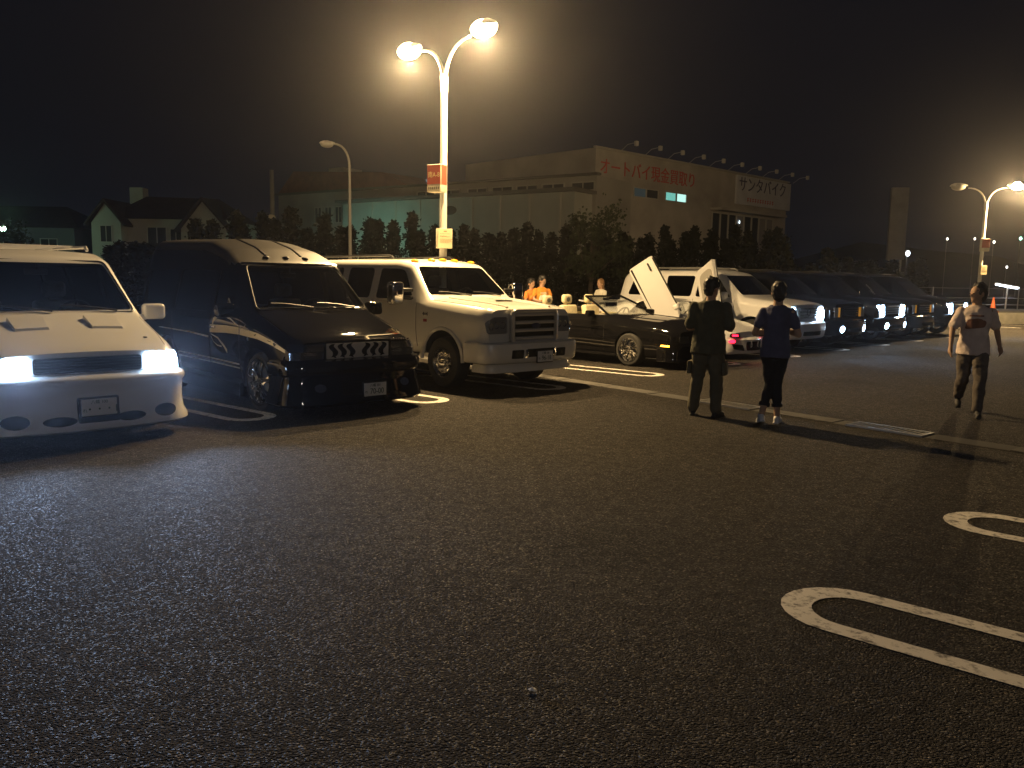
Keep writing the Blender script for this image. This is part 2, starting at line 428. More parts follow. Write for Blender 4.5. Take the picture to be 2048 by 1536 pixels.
def wheel(parent, loc, R, rr, w, style='spoke', n=5, out=-1, rim_m=None):
    """out: +1 faces +y, -1 faces -y"""
    rim_m = rim_m or M_CHROME
    t = MB(); pr = [(rr, -w/2), (rr+.02, -w/2-.004), (R-.035, -w/2), (R-.008, -w/2+.03), (R, -w/2+.06), (R, w/2-.06), (R-.008, w/2-.03), (R-.035, w/2), (rr+.02, w/2+.004), (rr, w/2)]
    t.lathe(pr, 40, 'Y'); o = t.build('wheel', M_TYRE, parent); o.location = loc
    r = MB(); y = w/2*out
    r.lathe([(rr+.012, y*1.0), (rr+.012, y*1.06), (rr-.01, y*1.05), (rr-.035, y*.75), (rr-.045, y*.1), (rr-.045, -y*.9)], 40, 'Y')
    if style == 'spoke':
        for k in range(n):
            a = 2*pi*k/n+.3; d = V((cos(a), 0, sin(a))); s = V((-sin(a), 0, cos(a)))
            for q in (-.16, .16):
                r.tube([d*.05+s*q*.12+V((0, y*.78, 0)), d*(rr*.55)+s*q*rr*.35+V((0, y*.86, 0)), d*(rr-.03)+s*q*rr*.8+V((0, y*.72, 0))], [.026, .022, .026], 6)
        r.lathe([(0, y*.98), (.045, y*.96), (.07, y*.8), (.07, y*.5)], 20, 'Y')
    else:
        # steel truck wheel: dished disc with holes' rims and a domed hub
        r.lathe([(0, y*1.45), (.06, y*1.42), (.095, y*1.25), (.10, y*.95), (.17, y*.9), (rr-.06, y*.62), (rr-.03, y*.4)], 32, 'Y')
        for k in range(8):
            a = 2*pi*k/8; r.ellipsoid((cos(a)*.135, y*.98, sin(a)*.135), (.018, .03, .018), 8, 6)
    ro = r.build('rim', rim_m, o)
    if style != 'spoke':
        h = MB()
        for k in range(8):
            a = 2*pi*(k+.5)/8; h.ellipsoid((cos(a)*(rr*.78), y*.78, sin(a)*(rr*.78)), (.028, .012, .028), 10, 6)
        h.build('rim_hole', M_UNDER, o)
    else:
        b = MB(); b.lathe([(0, -.2*y), (rr*.72, -.2*y), (rr*.72, 0), (0, 0)], 28, 'Y'); b.build('brake_disc', M_STEEL, o)
    return o
def plate(parent, x, y, z, big, small, w=.33, h=.165, tilt=0, hira='・', dark=None):
    b = MB(); b.box((x-.006, y, z), (.012, w, h), bev=.004); o = b.build('license_plate', M_PLATE, parent)
    m = Matrix.Translation((x+.001, y, z-.025)) @ Matrix.Rotation(pi/2, 4, 'Z') @ Matrix.Rotation(pi/2, 4, 'X')
    text('plate_number', big, .098, dark or M_GREEN, o, m @ Matrix.Translation((.022, 0, 0)), .001, sx=.92)
    text('plate_region', small, .042, dark or M_GREEN, o, m @ Matrix.Translation((0, .075, 0)), .001)
    if hira: text('plate_kana', hira, .042, dark or M_GREEN, o, m @ Matrix.Translation((-.135, -.005, 0)), .001)
    f = MB(); f.box((x-.018, y, z), (.012, w+.03, h+.03), bev=.005); f.build('plate_frame', M_BLACKP, o)
    return o
def wiper(parent, pts, r=.009):
    MB().tube(pts, r, 6).build('wiper', M_BLACKP, parent)
def seat(parent, x, y, z, m, w=.5, hr=True, lean=.16, h=.62):
    b = MB(); b.box((x, y, z), (.52, w, .16), bev=.05)
    mt = Matrix.Rotation(-lean, 3, 'Y'); b.box((x-.27-lean*.3, y, z+h*.52), (.16, w*.94, h), bev=.05, mtx=mt)
    o = b.build('seat', m, parent)
    if hr:
        c = MB(); c.box((x-.30-lean*h, y, z+h+.14), (.12, .27, .20), bev=.055); ho = c.build('headrest', m, o)
        if m is M_SEATC:
            c = MB(); c.ellipsoid((x-.243-lean*h, y, z+h+.13), (.006, .075, .055), 14, 8); ho.data.materials.append(M_SEATG)
            k = c.build('headrest', M_SEATG, o)
    return o
def swheel(parent, x, y, z, r=.19):
    b = MB(); pts = [(r*cos(2*pi*k/20), r*sin(2*pi*k/20)) for k in range(20)]
    mt = Matrix.Translation((x, y, z)) @ Matrix.Rotation(-radians(62), 4, 'Y')
    ring = [mt @ V((a, c, 0)) for a, c in pts]
    b.tube(ring+[ring[0]], .016, 6, cap=False)
    for a in (0, 2.2, 4.1): b.tube([mt @ V((0, 0, 0)), mt @ V((r*cos(a), r*sin(a), 0))], .016, 6)
    b.ellipsoid(mt @ V((0, 0, 0)), (.05, .05, .05)); b.build('steering_wheel', M_BLACKP, parent)
def sweep(prof, path, name, m, parent):
    """prof: closed (outward, z) outline; path: plan points (x, y) from right to left"""
    n = len(prof); vs = []; fs = []; P = [V(p) for p in path]
    for i, p in enumerate(P):
        d = (P[min(i+1, len(P)-1)]-P[max(i-1, 0)]).normalized(); nr = V((d.y, -d.x))
        for o, z in prof: vs.append(V((p.x+nr.x*o, p.y+nr.y*o, z)))
    for i in range(len(P)-1):
        for k in range(n): fs.append((i*n+k, i*n+(k+1)%n, (i+1)*n+(k+1)%n, (i+1)*n+k))
    fs.append(tuple(range(n))); fs.append(tuple((len(P)-1)*n+k for k in range(n))[::-1])
    mb = MB(); mb.add(vs, fs); return mb.build(name, m, parent, angle=45)
def arc_path(w, front, wrap, r=.28, sag=.06, n=8):
    """bumper plan line: from the right flank round the front to the left flank"""
    pts = [(-wrap, -w)]
    for k in range(n+1):
        a = pi/2*k/n; pts.append((front-sag-r+r*sin(a), -w+r-r*cos(a)))
    for k in range(1, 8):
        y = (-w+r)+(2*w-2*r)*k/8; pts.append((front-sag*(y/(w-r))**2, y))
    for k in range(n, -1, -1):
        a = pi/2*k/n; pts.append((front-sag-r+r*sin(a), w-r+r*cos(a)))
    pts.append((-wrap, w))
    return pts
def bvh_of(o):
    return BVHTree.FromPolygons([v.co.copy() for v in o.data.vertices], [tuple(p.vertices) for p in o.data.polygons])
def oval(cy, cz, a, b, n=18):
    return [(cy+a*cos(2*pi*k/n), cz+b*sin(2*pi*k/n)) for k in range(n)]
def rect(a0, a1, b0, b1, r=.02):
    return rounded([(a0,b0),(a1,b0),(a1,b1),(a0,b1)], r)
# ================================================================== setting
def sheet(name, poly, z, m, kind='structure'):
    n = len(poly); o = mesh_obj(name, [(x, y, z) for x, y in poly], [tuple(range(n))], m, smooth=False); o['kind'] = kind; return o
R0 = 255
ground = sheet('ground', [(R0*cos(2*pi*k/64), R0*sin(2*pi*k/64)) for k in range(64)], 0, M_ASPH)
# wooded hills on the skyline
M_HILL = mottle(mat('hill_wood', (.03, .035, .025), rough=1), .2, .4)
vs = []; fs = []
for k in range(97):
    a = 2*pi*k/96; kk = k % 96; h = 7+4*sin(kk*.41)+2.6*sin(kk*1.13+1)+1.2*sin(kk*2.9)
    for r, z in ((226, -.2), (238, h*.6), (250, h)): vs.append((r*cos(a), r*sin(a), z))
for k in range(96):
    for j in range(2): fs.append((k*3+j, k*3+j+1, k*3+j+4, k*3+j+3))
hl = mesh_obj('hills', vs, fs, M_HILL); hl['kind'] = 'structure'
# concrete gutter strip across the lot, in cast lengths
gd = V((4.5, -5.43)).normalized(); gn = V((-gd.y, gd.x)); g0 = V((.91, 14.05))
gut = sheet('gutter', [tuple(g0+gd*t+gn*w) for t, w in ((-14,-.17),(16,-.17),(16,.17),(-14,.17))], .004, mat('gutter_bed', (.06, .058, .055), rough=.95))
for k in range(30):
    t0 = -14+k*1.0; zz = .011+.003*random.random(); w = .155
    c = [g0+gd*(t0+.012)+gn*-w, g0+gd*(t0+.988)+gn*-w, g0+gd*(t0+.988)+gn*w, g0+gd*(t0+.012)+gn*w]
    if abs(t0+.5-5.64) < .95 or abs(t0+.5-3.35) < .95: continue
    mb = MB(); mb.prism([tuple(p) for p in c], .004, zz, 'Z'); mb.build('slab', M_CONC, gut, smooth=False)
def grate(t, label):
    c = g0+gd*t; r = empty('drain_grate', (c.x, c.y, -.006), atan2(gd.y, gd.x), label, 'drain grate', 'steel grates in the gutter')
    f = MB(); L, w = .92, .34
    for y in (-w/2+.02, w/2-.02): f.box((0, y, .014), (L, .035, .028))
    for x in (-L/2+.018, L/2-.018): f.box((x, 0, .0135), (.035, w-.075, .027))
    f.build('frame', M_STEEL, r, smooth=False)
    b = MB()
    for k in range(14): b.box((-L/2+.075+k*.0595, 0, .012), (.020, w-.078, .022))
    o = b.build('bars', M_STEEL, r, smooth=False)
grate(5.64, 'wide steel drain grate in the concrete gutter right of the woman')
grate(3.35, 'steel drain grate in the gutter between the man and the woman')
# parking bay lines: double lines closed by a round end
def bay_line(tip, ang, length, first=True):
    d = V((cos(ang), sin(ang))); n = V((-d.y, d.x)); tip = V(tip); c = []
    ro, ri = .33, .205
    out, inn = [], []
    def loop(r, sh):
        pts = [(length, r)]
        for k in range(6): pts.append((sh+(length-sh)*(1-(k+1)/6), r))
        for k in range(1, 12): a = pi/2+pi*k/12; pts.append((sh+r*cos(a), r*sin(a)))
        for k in range(6): pts.append((sh+(length-sh)*(k)/6, -r))
        pts.append((length, -r)); return pts
    O, I = loop(ro, ro), loop(ri, ro+.035)
    W_ = lambda p: tip+d*p[0]+n*p[1]
    vs = [(*W_(p), .005) for p in O]+[(*W_(p), .005) for p in I]; m = len(O)
    o = mesh_obj('road_marking', vs, [(i, i+1, m+i+1, m+i) for i in range(m-1)], M_LINE, smooth=False); o['kind'] = 'structure'
BACK = radians(141)
for t in ((-2.93,9.64),(-.95,11.25),(.79,12.82),(2.73,14.9),(4.76,17.2),(6.75,19.3),(8.8,21.5),(10.75,23.5),(12.7,25.5),(14.7,27.5)): bay_line(t, BACK, 4.9)
for t in ((1.54,4.40),(3.27,6.04),(5.0,7.7),(6.75,9.4)): bay_line(t, radians(-41), 4.9)
for k in range(7): bay_line((16.5+2.1*k, 36.0+2.0*k), radians(-12), 5)
# raised verge beyond the lot
M_VERGE = mottle(mat('verge_concrete', (.27, .26, .22), rough=.95), 1.5, .35, .4, 20)
mb = MB(); mb.prism([(17.5,37.2),(60,46),(60,56),(14,42)], -.1, .50, 'Z'); vg = mb.build('verge', M_VERGE, smooth=False); vg['kind'] = 'structure'

# ------------------------------------------------------------------ street lamps
M_POLE = mat('lamp_pole_paint', (.62, .61, .56), rough=.45)
M_LENS = emat('lamp_lit', (1.0, .74, .38), 60)
M_LENSOFF = mat('lamp_unlit', (.45, .44, .40), rough=.3)
def lamp_head(root, p, dv, lit, s=1.0, col=LAMP_C):
    dv = V((dv[0], dv[1], 0)).normalized(); rot = Matrix.Rotation(atan2(dv.y, dv.x), 4, 'Z')
    b = MB(); vs = []; fs = []; N = 14
    for i, (x, w, h) in enumerate(((-.30,.05,.05),(-.20,.11,.09),(0,.17,.13),(.18,.16,.12),(.30,.09,.07),(.34,.03,.02))):
        for k in range(N): a = pi*k/(N-1); vs.append(V((x, w*cos(a), h*sin(a))))
    for i in range(5):
        for k in range(N-1): fs.append((i*N+k, i*N+k+1, (i+1)*N+k+1, (i+1)*N+k))
    b.add([v*s for v in vs], fs); b.xform(Matrix.Translation(p) @ rot)
    hd = b.build('lamp_head', M_POLE, root)
    g = MB(); g.ellipsoid((.03*s, 0, -.02), (.27*s, .19*s, .15*s), 18, 10); g.xform(Matrix.Translation(p) @ rot)
    g.build('lamp_glass', M_LENS if lit else M_LENSOFF, hd)
    if lit:
        k, q = (lit if lit is not True else 1), V(p)+V((dv.x*.03, dv.y*.03, -.25))
        point('lamp_light', root, q, LAMP_W*.88*min(k, 1), col, .10)
        spot('lamp_downlight', root, q, (0, 0, -1), LAMP_W*.55*k, col, 156, 1.0, .10)       # the bowl throws most of it down
def twin_lamp(label, loc, H, adir, L, lit, group, col=LAMP_C):
    root = empty('street_lamp', loc, 0, label, 'street lamp', group); a = V((adir[0], adir[1], 0)).normalized()
    b = MB(); b.tube([(0,0,0),(0,0,H*.5),(0,0,H-.35)], [.075, .068, .060], 14); b.build('pole', M_POLE, root)
    b = MB(); b.lathe([(0,H-.36),(.070,H-.36),(.072,H-.10),(.055,H-.05),(0,H-.05)], 14); b.build('collar', M_POLE, root)
    b = MB(); b.box((0,0,.012), (.32,.32,.024), bev=.006)
    for x in (-.11,.11):
        for y in (-.11,.11): b.lathe([(0,.07),(.018,.07),(.018,.02)], 6, 'Z', (x,y,0))
    b.build('base_plate', M_STEEL, root)
    for s, on in ((1, lit[0]), (-1, lit[1])):
        pts = []
        for k in range(11):
            u = k/10; pts.append(a*s*(.03+(L-.36)*(u**1.5))+V((0, 0, H-.12+.60*(1-(1-u)**2.1))))
        b = MB(); b.tube(pts, [.036-.012*k/10 for k in range(11)], 10); b.build('arm', M_POLE, root)
        lamp_head(root, a*s*L+V((0,0,H+.56)), a*s, on, 1.0, col)
    return root
ADIR = (cos(radians(-46)), sin(radians(-46)))
twin_lamp('tall twin-arm street lamp, both heads lit, carrying a red sign above the cream suv', (-1.33, 15.6, 0), 5.42, ADIR, 1.03, (True, True), 'twin lamps of the car park')
twin_lamp('twin-arm street lamp with only one head lit, behind the walking person', (18.45, 33.0, 0), 5.05, (.96, -.28), 1.0, (6.5, False), 'twin lamps of the car park')
twin_lamp('unseen twin-arm street lamp behind the viewer, added to light the vehicle fronts', (6.0, -13.5, 0), 5.42, ADIR, 1.03, (.18, .18), 'twin lamps of the car park', (1.0, .93, .90))  # unseen post, put in to light the vehicle fronts
# sign boxes strapped to the lamp pole
M_SRED = mottle(mat('sign_red', (.33, .055, .025), rough=.5), 5, .15)
M_SWH = mottle(mat('sign_white', (.66, .62, .48), rough=.5), 6, .12)
M_INK = mat('print_ink', (.06, .045, .035), rough=.6)
def sign_red(loc, rz, label, full=True):
    r = empty('sign', loc, rz, label, 'sign', None)
    b = MB(); b.box((0,0,0), (.30,.20,.49), bev=.008); b.build('sign_box', M_SWH, r)
    b = MB(); b.box((0,-.104,.065), (.285,.006,.345)); b.build('sign_face', M_SRED, r, smooth=False)
    b = MB(); b.box((.153,0,.065), (.004,.18,.345)); b.build('sign_face', M_SRED, r, smooth=False)
    b = MB(); b.box((0,-.103,-.178), (.285,.006,.118)); wf = b.build('sign_strip', M_SWH, r, smooth=False)
    if full:
        text('sign_text', '南A-8', .118, mat('sign_letter', (.70, .56, .25), rough=.5), r, Matrix.Translation((0,-.108,.055)) @ Matrix.Rotation(pi/2, 4, 'X'), .001, sx=.86)
        b = MB()
        for k in range(6):
            x = -.105+k*.042; b.box((x,-.107,-.165), (.026,.002,.008)); b.box((x,-.107,-.185), (.030,.002,.008)); b.box((x-.006,-.107,-.178), (.007,.002,.052)); b.box((x+.008,-.107,-.178), (.006,.002,.046))
        b.build('small_print', M_INK, wf, smooth=False)
    b = MB()
    for z in (.17,-.17): b.lathe([(.072,z-.015),(.078,z-.015),(.078,z+.015),(.072,z+.015)], 14, 'Z', (0,.17,0))
    b.build('strap', M_STEEL, r)
    return r
sign_red((-1.44, 15.47, 3.50), radians(-28), 'red and white bay sign reading A-8 on the tall lamp pole')
def notice(loc, rz, label, txt=True):
    r = empty('notice', loc, rz, label, 'notice', None)
    b = MB(); b.box((0,0,0), (.28,.12,.36), bev=.006); b.build('notice_box', M_SWH, r)
    b = MB(); b.box((0,-.063,0), (.268,.004,.348)); f = b.build('notice_face', mat('notice_paper', (.70,.64,.42), rough=.5), r, smooth=False)
    b = MB(); b.box((0,-.066,.13), (.06,.002,.018))
    for z, w in ((.085,.19),(.045,.12),(.035,.16),(-.015,.21),(-.035,.19),(-.055,.21),(-.075,.17)):
        x = -.10
        while x < -.10+w: l = .012+.02*random.random(); b.box((x+l/2,-.066,z), (l,.002,.007)); x += l+.008
    b.build('small_print', mat('faded_ink', (.28,.20,.10), rough=.6), f, smooth=False)
    return r
notice((-1.30, 15.46, 2.42), radians(22), 'pale printed notice strapped low on the tall lamp pole')
sign_red((18.46, 32.86, 3.32), radians(-8), 'brownish bay sign on the lamp pole behind the walking person', False)
notice((18.47, 32.86, 2.35), radians(12), 'yellowish notice on the lamp pole behind the walking person')
# single-arm lamp that is off
r = empty('street_lamp', (-5.9, 30, 0), 0, 'slim single-arm street lamp, unlit, left of the tall twin lamp', 'street lamp')
b = MB(); b.tube([(0,0,0),(0,0,3),(0,0,5.6)], [.07,.06,.05], 12); b.build('pole', mat('grey_pole', (.34,.33,.31), .5), r)
b = MB(); b.tube([V((-.55*(k/8)**1.8, -.1*(k/8), 5.55+.75*(1-(1-k/8)**2))) for k in range(9)], [.05-.015*k/8 for k in range(9)], 10); b.build('arm', mat('grey_pole', (.34,.33,.31), .5), r)
lamp_head(r, V((-.74,-.12,6.30)), (-1,-.15), False, .85)
b = MB(); b.box((0,0,.012), (.3,.3,.024), bev=.006); b.build('base_plate', M_STEEL, r)

# ------------------------------------------------------------------ buildings
def mk(mats): return mats
M_WALLB = mottle(mat('shop_wall', (.36, .335, .31), rough=.9), .6, .2)
M_WALLA = mottle(mat('hall_wall', (.30, .29, .27), rough=.9), .5, .14)
M_WIN = mat('dark_window', (.03, .033, .035), rough=.08, spec=.8)
M_WFR = mat('window_frame', (.38, .37, .34), rough=.5)
M_ROOFT = mottle(mat('roof_red', (.16, .07, .055), rough=.8), 2, .2)
M_SBLUE = mat('sign_blue', (.035, .03, .10), rough=.6); M_SREDL = mat('sign_red_letters', (.44, .035, .02), rough=.6)
def window(root, x0, x1, z0, z1, y, m=M_WIN, bars=1, fr=.05, dep=.10):
    w = MB(); t = fr
    w.box(((x0+x1)/2, y-.02, z0-t/2), (x1-x0+2*t, dep, t)); w.box(((x0+x1)/2, y-.02, z1+t/2), (x1-x0+2*t, dep, t))
    for x in (x0-t/2, x1+t/2): w.box((x, y-.02, (z0+z1)/2), (t, dep-.004, z1-z0))
    for k in range(1, bars+1): w.box((x0+(x1-x0)*k/(bars+1), y-.018, (z0+z1)/2), (t*.8, dep-.012, z1-z0))
    o = w.build('window', M_WFR, root, smooth=False)
    p = MB(); p.box(((x0+x1)/2, y-.006, (z0+z1)/2), (x1-x0, .02, z1-z0)); p.build('pane', m, o, smooth=False)
    return o
B = empty('shop_building', (5.0, 51.0, 0), atan2(.69, .72), 'tall flat-fronted motorcycle shop with red painted lettering and a white sign', 'building')
b = MB(); b.box((11.3, 6, 4.78), (23.2, 12, 9.56)); wb = b.build('wall', M_WALLB, B, smooth=False)
b = MB(); b.box((11.3, -.03, 9.60), (23.5, .22, .10)); b.build('parapet_cap', M_WFR, B, smooth=False)
XR = Matrix.Rotation(pi/2, 4, 'X')
text('wall_lettering', 'オートバイ現金買取り', 1.05, M_SREDL, B, Matrix.Translation((5.15, -.02, 8.48)) @ XR, .015, sx=.97)
b = MB(); b.box((19.15, -.12, 8.42), (7.9, .16, 2.06)); sb = b.build('sign_board', mottle(mat('sign_board_white', (.52, .53, .58), rough=.7), 1, .1), B, smooth=False)
text('sign_lettering', 'サンタバイク', 1.16, M_SBLUE, B, Matrix.Translation((18.9, -.215, 8.78)) @ XR, .012)
b = MB(); x = 16.7
while x < 20.3:
    b.box((x+.10, -.207, 7.86), (.20, .02, .05)); b.box((x+.10, -.207, 7.72), (.22, .02, .05)); b.box((x+.06, -.206, 7.76), (.05, .02, .30)); x += .36
b.build('small_lettering', M_SREDL, sb, smooth=False)
M_LITW = emat('lit_window', (.30, .95, .80), .55); M_LITW2 = emat('lit_window_bright', (.55, 1.0, .88), 1.1); M_DIMW = mat('dim_window', (.10, .16, .19), rough=.3, emit=(.2,.4,.55), es=.035)
for x0, x1, m in ((.20,1.35,M_WIN),(1.45,2.55,M_DIMW),(3.45,4.65,M_DIMW),(4.75,5.95,M_WIN),(6.80,7.92,M_LITW),(8.06,9.12,M_LITW2)):
    window(B, x0, x1, 7.02, 7.52, 0, m, 0)
for k in range(8):
    x0 = 12.45+k*1.07; window(B, x0, x0+.92, 4.2, 6.55, 0, M_WIN if k not in (3, 6, 7) else mat('shop_curtain', (.22,.21,.22), .8), 0, .07)
b = MB(); b.box((16.7, -.5, 6.80), (9.2, 1.0, .18)); b.build('canopy', M_WALLB, B, smooth=False)
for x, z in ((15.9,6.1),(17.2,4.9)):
    b = MB(); b.ellipsoid((x, -.12, z), (.07,.04,.12)); b.build('glint_spot', emat('glint', (.8,.95,1), 2.5), B)  # glints on the shop front, made as small spots that glow
for k in range(10):
    x = 2.1+k*2.42; b = MB(); b.tube([(x,.05,9.62),(x-.1,-.55,9.95),(x,-1.1,10.02)], .025, 6)
    o = b.build('floodlight', M_WFR, B); c = MB(); c.box((x,-1.15,9.96), (.24,.20,.30), bev=.04); c.build('floodlight_head', mat('floodlight_case', (.5,.49,.44), .5), o)
A = empty('hall_building', (-18.6, 66.0, 0), atan2(-.575, .818), 'long low hall with a strip of small windows and a lean-to roof behind the trees', 'building')
b = MB(); b.box((14.3, 6, 3.9), (28.5, 12, 7.8)); b.build('wall', M_WALLA, A, smooth=False)
b = MB(); b.box((14.3, -.05, 7.86), (28.9, .5, .14)); b.build('eaves', mat('eaves_dark', (.10,.095,.09), .8), A, smooth=False)
b = MB(); b.prism([(-.4,7.95),(13.5,7.95),(11,9.0),(1.5,9.6)], .3, 10, 'Y'); b.build('roof', M_ROOFT, A, smooth=False)
b = MB(); b.prism([(3.6,8.6),(5.2,8.6),(5.2,9.9),(3.6,9.9)], 2, 4, 'Y'); b.build('chimney', M_WALLA, A, smooth=False)
b = MB(); b.box((18.9, -1.3, 6.78), (19.4, 2.6, .20)); b.build('lean_to_roof', mat('eaves_dark', (.10,.095,.09), .8), A, smooth=False)
b = MB(); b.box((18.9, -1.1, 3.34), (18.9, 2.0, 6.66)); b.build('lean_to_wall', mottle(mat('lean_to_wall', (.34,.35,.33), rough=.9), .7, .1), A, smooth=False)
for k in range(9): b = MB(); b.box((10.2+k*2.15, -2.13, 3.34), (.12, .08, 6.66)); b.build('post', M_WFR, A, smooth=False)
for x0 in (14.6,16.8,19.0,21.0,22.9,24.8,26.9): window(A, x0, x0+1.5, 6.98, 7.40, 0, M_WIN, 1, .07)
for x0 in (4.3,5.4,6.5,7.6): window(A, x0, x0+.65, 5.6, 6.7, 0, M_WIN, 1)
b = MB(); b.ellipsoid((19.2,-2.14,5.9), (.55,.03,.28)); b.build('wall_sign', M_INK, A)
b = MB(); b.box((13.3,3,8.6), (1.0,.3,.16)); b.build('roof_lamp', emat('dim_tube', (.7,.8,.9), .35), A)
def yard_lamp(label, loc, col, w, h, vis=True, es=160):
    r = empty('yard_lamp', loc, 0, label, 'lamp'); b = MB(); b.tube([(0,0,0),(0,0,h)], [.06,.045], 8); b.build('pole', M_POLE, r)
    b = MB(); b.lathe([(0,h+.22),(.10,h+.20),(.18,h+.06),(.19,h+.04)], 16); b.build('shade', M_POLE, r)
    b = MB(); b.ellipsoid((0,0,h+.02), (.19,.19,.16)); b.build('bulb', emat('bulb_'+label.split()[0], col, es), r)
    point('yard_light', r, (0,0,h-.16), w, col, .1); return r
yard_lamp('greenish yard lamp glowing at the far left edge', (-30.6, 50, 0), (  .50,1.0,.62), 70, 4.1)
yard_lamp('teal yard lamp, unseen and assumed behind the conifers, added to light the hall wall', (-10.5, 53.5, 0), (.35,1.0,.74), 150, 4.2)  # unseen lamp, assumed from the teal wall and added to light it
# houses on the left
M_HW = mottle(mat('house_wall', (.34,.36,.34), rough=.9), .8, .08); M_HR = mottle(mat('house_roof', (.035,.022,.024), rough=.8), 3, .3); M_HD = mottle(mat('dark_house_wall', (.10,.11,.13), rough=.9), .8, .1)
def gable(root, x0, x1, y0, y1, z0, z1, name='gable_wall', m=None):
    xm = (x0+x1)/2
    b = MB(); b.prism([(x0,0),(x1,0),(x1,z0),(xm,z1),(x0,z0)], y0, y1, 'Y'); b.build(name, m or M_HW, root, smooth=False)
    b = MB(); t = .14
    b.prism([(x0-.35,z0-.22),(xm,z1+.02),(x1+.35,z0-.22),(x1+.35,z0-.22+t),(xm,z1+.02+t*1.5),(x0-.35,z0-.22+t)], y0-.3, y1, 'Y'); b.build('roof', M_HR, root, smooth=False)
Hh = empty('house', (-22.8, 55, 0), 0, 'pale two-storey house with two gables and a dark roof', 'house')
b = MB(); b.box((.2, 3, 2.6), (7.6, 6, 5.2)); b.build('wall', M_HW, Hh, smooth=False)
b = MB(); b.add([V(p) for p in ((-4,-.5,5.15),(4.2,-.5,5.15),(4.2,6.5,5.15),(-4,6.5,5.15),(-2.6,3,6.85),(2.4,3,6.75))], [(0,1,5,4),(1,2,5),(2,3,4,5),(3,0,4),(3,2,1,0)]); b.build('roof', M_HR, Hh, smooth=False)
gable(Hh, -4.5, -2.6, -1.0, 2.5, 4.8, 6.1); gable(Hh, 1.2, 4.1, -.8, 2.5, 4.5, 6.3)
b = MB(); b.box((-3.3, 3.4, 6.9), (.9,.9,1.1)); b.build('chimney', M_HW, Hh, smooth=False)
for x0, x1, z0, z1, y in ((-3.9,-3.2,3.6,4.6,-1.0),(-1.3,-.1,3.5,4.6,0),(.2,.9,3.6,4.5,0),(2.0,2.9,3.1,4.0,-.8),(-1.6,.6,.9,2.1,0)): window(Hh, x0, x1, z0, z1, y, M_WIN, 1)
b = MB(); b.prism([(-1.9,2.55),(2.0,2.55),(1.7,3.0),(-1.6,3.0)], -1.2, 0, 'Y'); b.build('porch_roof', M_HR, Hh, smooth=False)
H2 = empty('house', (-34.5, 57, 0), 0, 'dark house with a low hipped roof at the far left', 'house')
b = MB(); b.box((0, 3, 2.3), (9, 6, 4.6)); b.build('wall', M_HD, H2, smooth=False)
b = MB(); b.add([V(p) for p in ((-5,-.5,4.55),(5,-.5,4.55),(5,6.5,4.55),(-5,6.5,4.55),(-2.5,3,6.2),(2.5,3,6.2))], [(0,1,5,4),(1,2,5),(2,3,4,5),(3,0,4),(3,2,1,0)]); b.build('roof', M_HR, H2, smooth=False)
for x0 in (-3.2, 0, 2.2): window(H2, x0, x0+1.1, 2.7, 3.8, 0, M_WIN, 1)
H3 = empty('house', (-46, 60, 0), 0, 'dark gabled house beyond the green yard lamp', 'house')
gable(H3, -4, 4, 0, 8, 4.4, 6.8, 'wall', M_HD)
for x0 in (-2.2, 1): window(H3, x0, x0+1.1, 2.6, 3.8, 0, M_WIN, 1)
# tower sign and utility pole
T = empty('tower_sign', (31.9, 70, 0), radians(-12), 'tall pale pylon sign on two legs in the distance', 'sign')
b = MB(); b.box((0,0,6.75), (1.35,.6,5.9), bev=.03); b.build('sign_panel', mottle(mat('pylon_panel', (.30,.31,.34), rough=.5), .8, .2), T)
for x in (-.45,.45): b = MB(); b.tube([(x,0,0),(x,0,3.8)], .10, 10); b.build('leg', M_STEEL, T)
U = empty('utility_pole', (-13.0, 45, 0), 0, 'grey utility pole with a pale fitting left of the conifers', 'utility pole')
b = MB(); b.tube([(0,0,0),(0,0,7.2)], [.16,.11], 12); b.build('pole', mottle(mat('pole_concrete', (.22,.22,.21), .9), 3, .1), U)
b = MB(); b.ellipsoid((0,-.2,4.7), (.22,.14,.16)); b.build('junction_box', M_SWH, U)

# ------------------------------------------------------------------ trees
M_LEAF = mottle(mat('conifer_leaf', (.017, .018, .012), rough=.95, spec=.05), 2.5, .45); M_BARK = mottle(mat('bark', (.06,.045,.035), rough=1), 8, .3)
M_LEAF2 = mottle(mat('broad_leaf', (.034,.042,.02), rough=.9, spec=.2), 2.5, .45)
def leaves(mb, p, s, n=3):
    for _ in range(n):
        a, t = random.uniform(0, 2*pi), random.uniform(-.9, 1.2); d = V((cos(a)*cos(t), sin(a)*cos(t), sin(t)+.5)).normalized(); e = d.cross(V((sin(a*3), cos(a*2), .3))).normalized()
        q = p+V((random.gauss(0,s*.5), random.gauss(0,s*.5), random.gauss(0,s*.5))); l = s*random.uniform(.7,1.5); w = l*.34
        mb.add([q-e*w*.4, q+d*l*.5-e*w, q+d*l, q+d*l*.5+e*w], [(0,1,2,3)])
def conifer_meshes(seed, h, r, nl):
    random.seed(seed); c = MB()
    for k in range(nl):
        u = random.random()**.8; z = h*(.06+.94*u); rr = r*(sin(min(1, (1.02-u)*.98)*pi/2))**.85*(.75 if u < .04 else 1)*(.9+.16*sin(u*19+seed)); a = random.uniform(0, 2*pi); q = rr*sqrt(random.uniform(.35,1.0))
        leaves(c, V((q*cos(a), q*sin(a), z)), .10+.04*random.random(), 4)
    t = MB(); t.tube([(0,0,0),(0,0,h*.5),(0,0,h*.93)], [.09,.05,.012], 8)
    for k in range(14):
        z = h*(.12+.78*k/14); a = k*2.4; rr = r*.75*(1-(z/h))**.7; t.tube([(0,0,z),(rr*cos(a),rr*sin(a),z+.18)], [.018,.005], 5)
    return c, t
CT = []
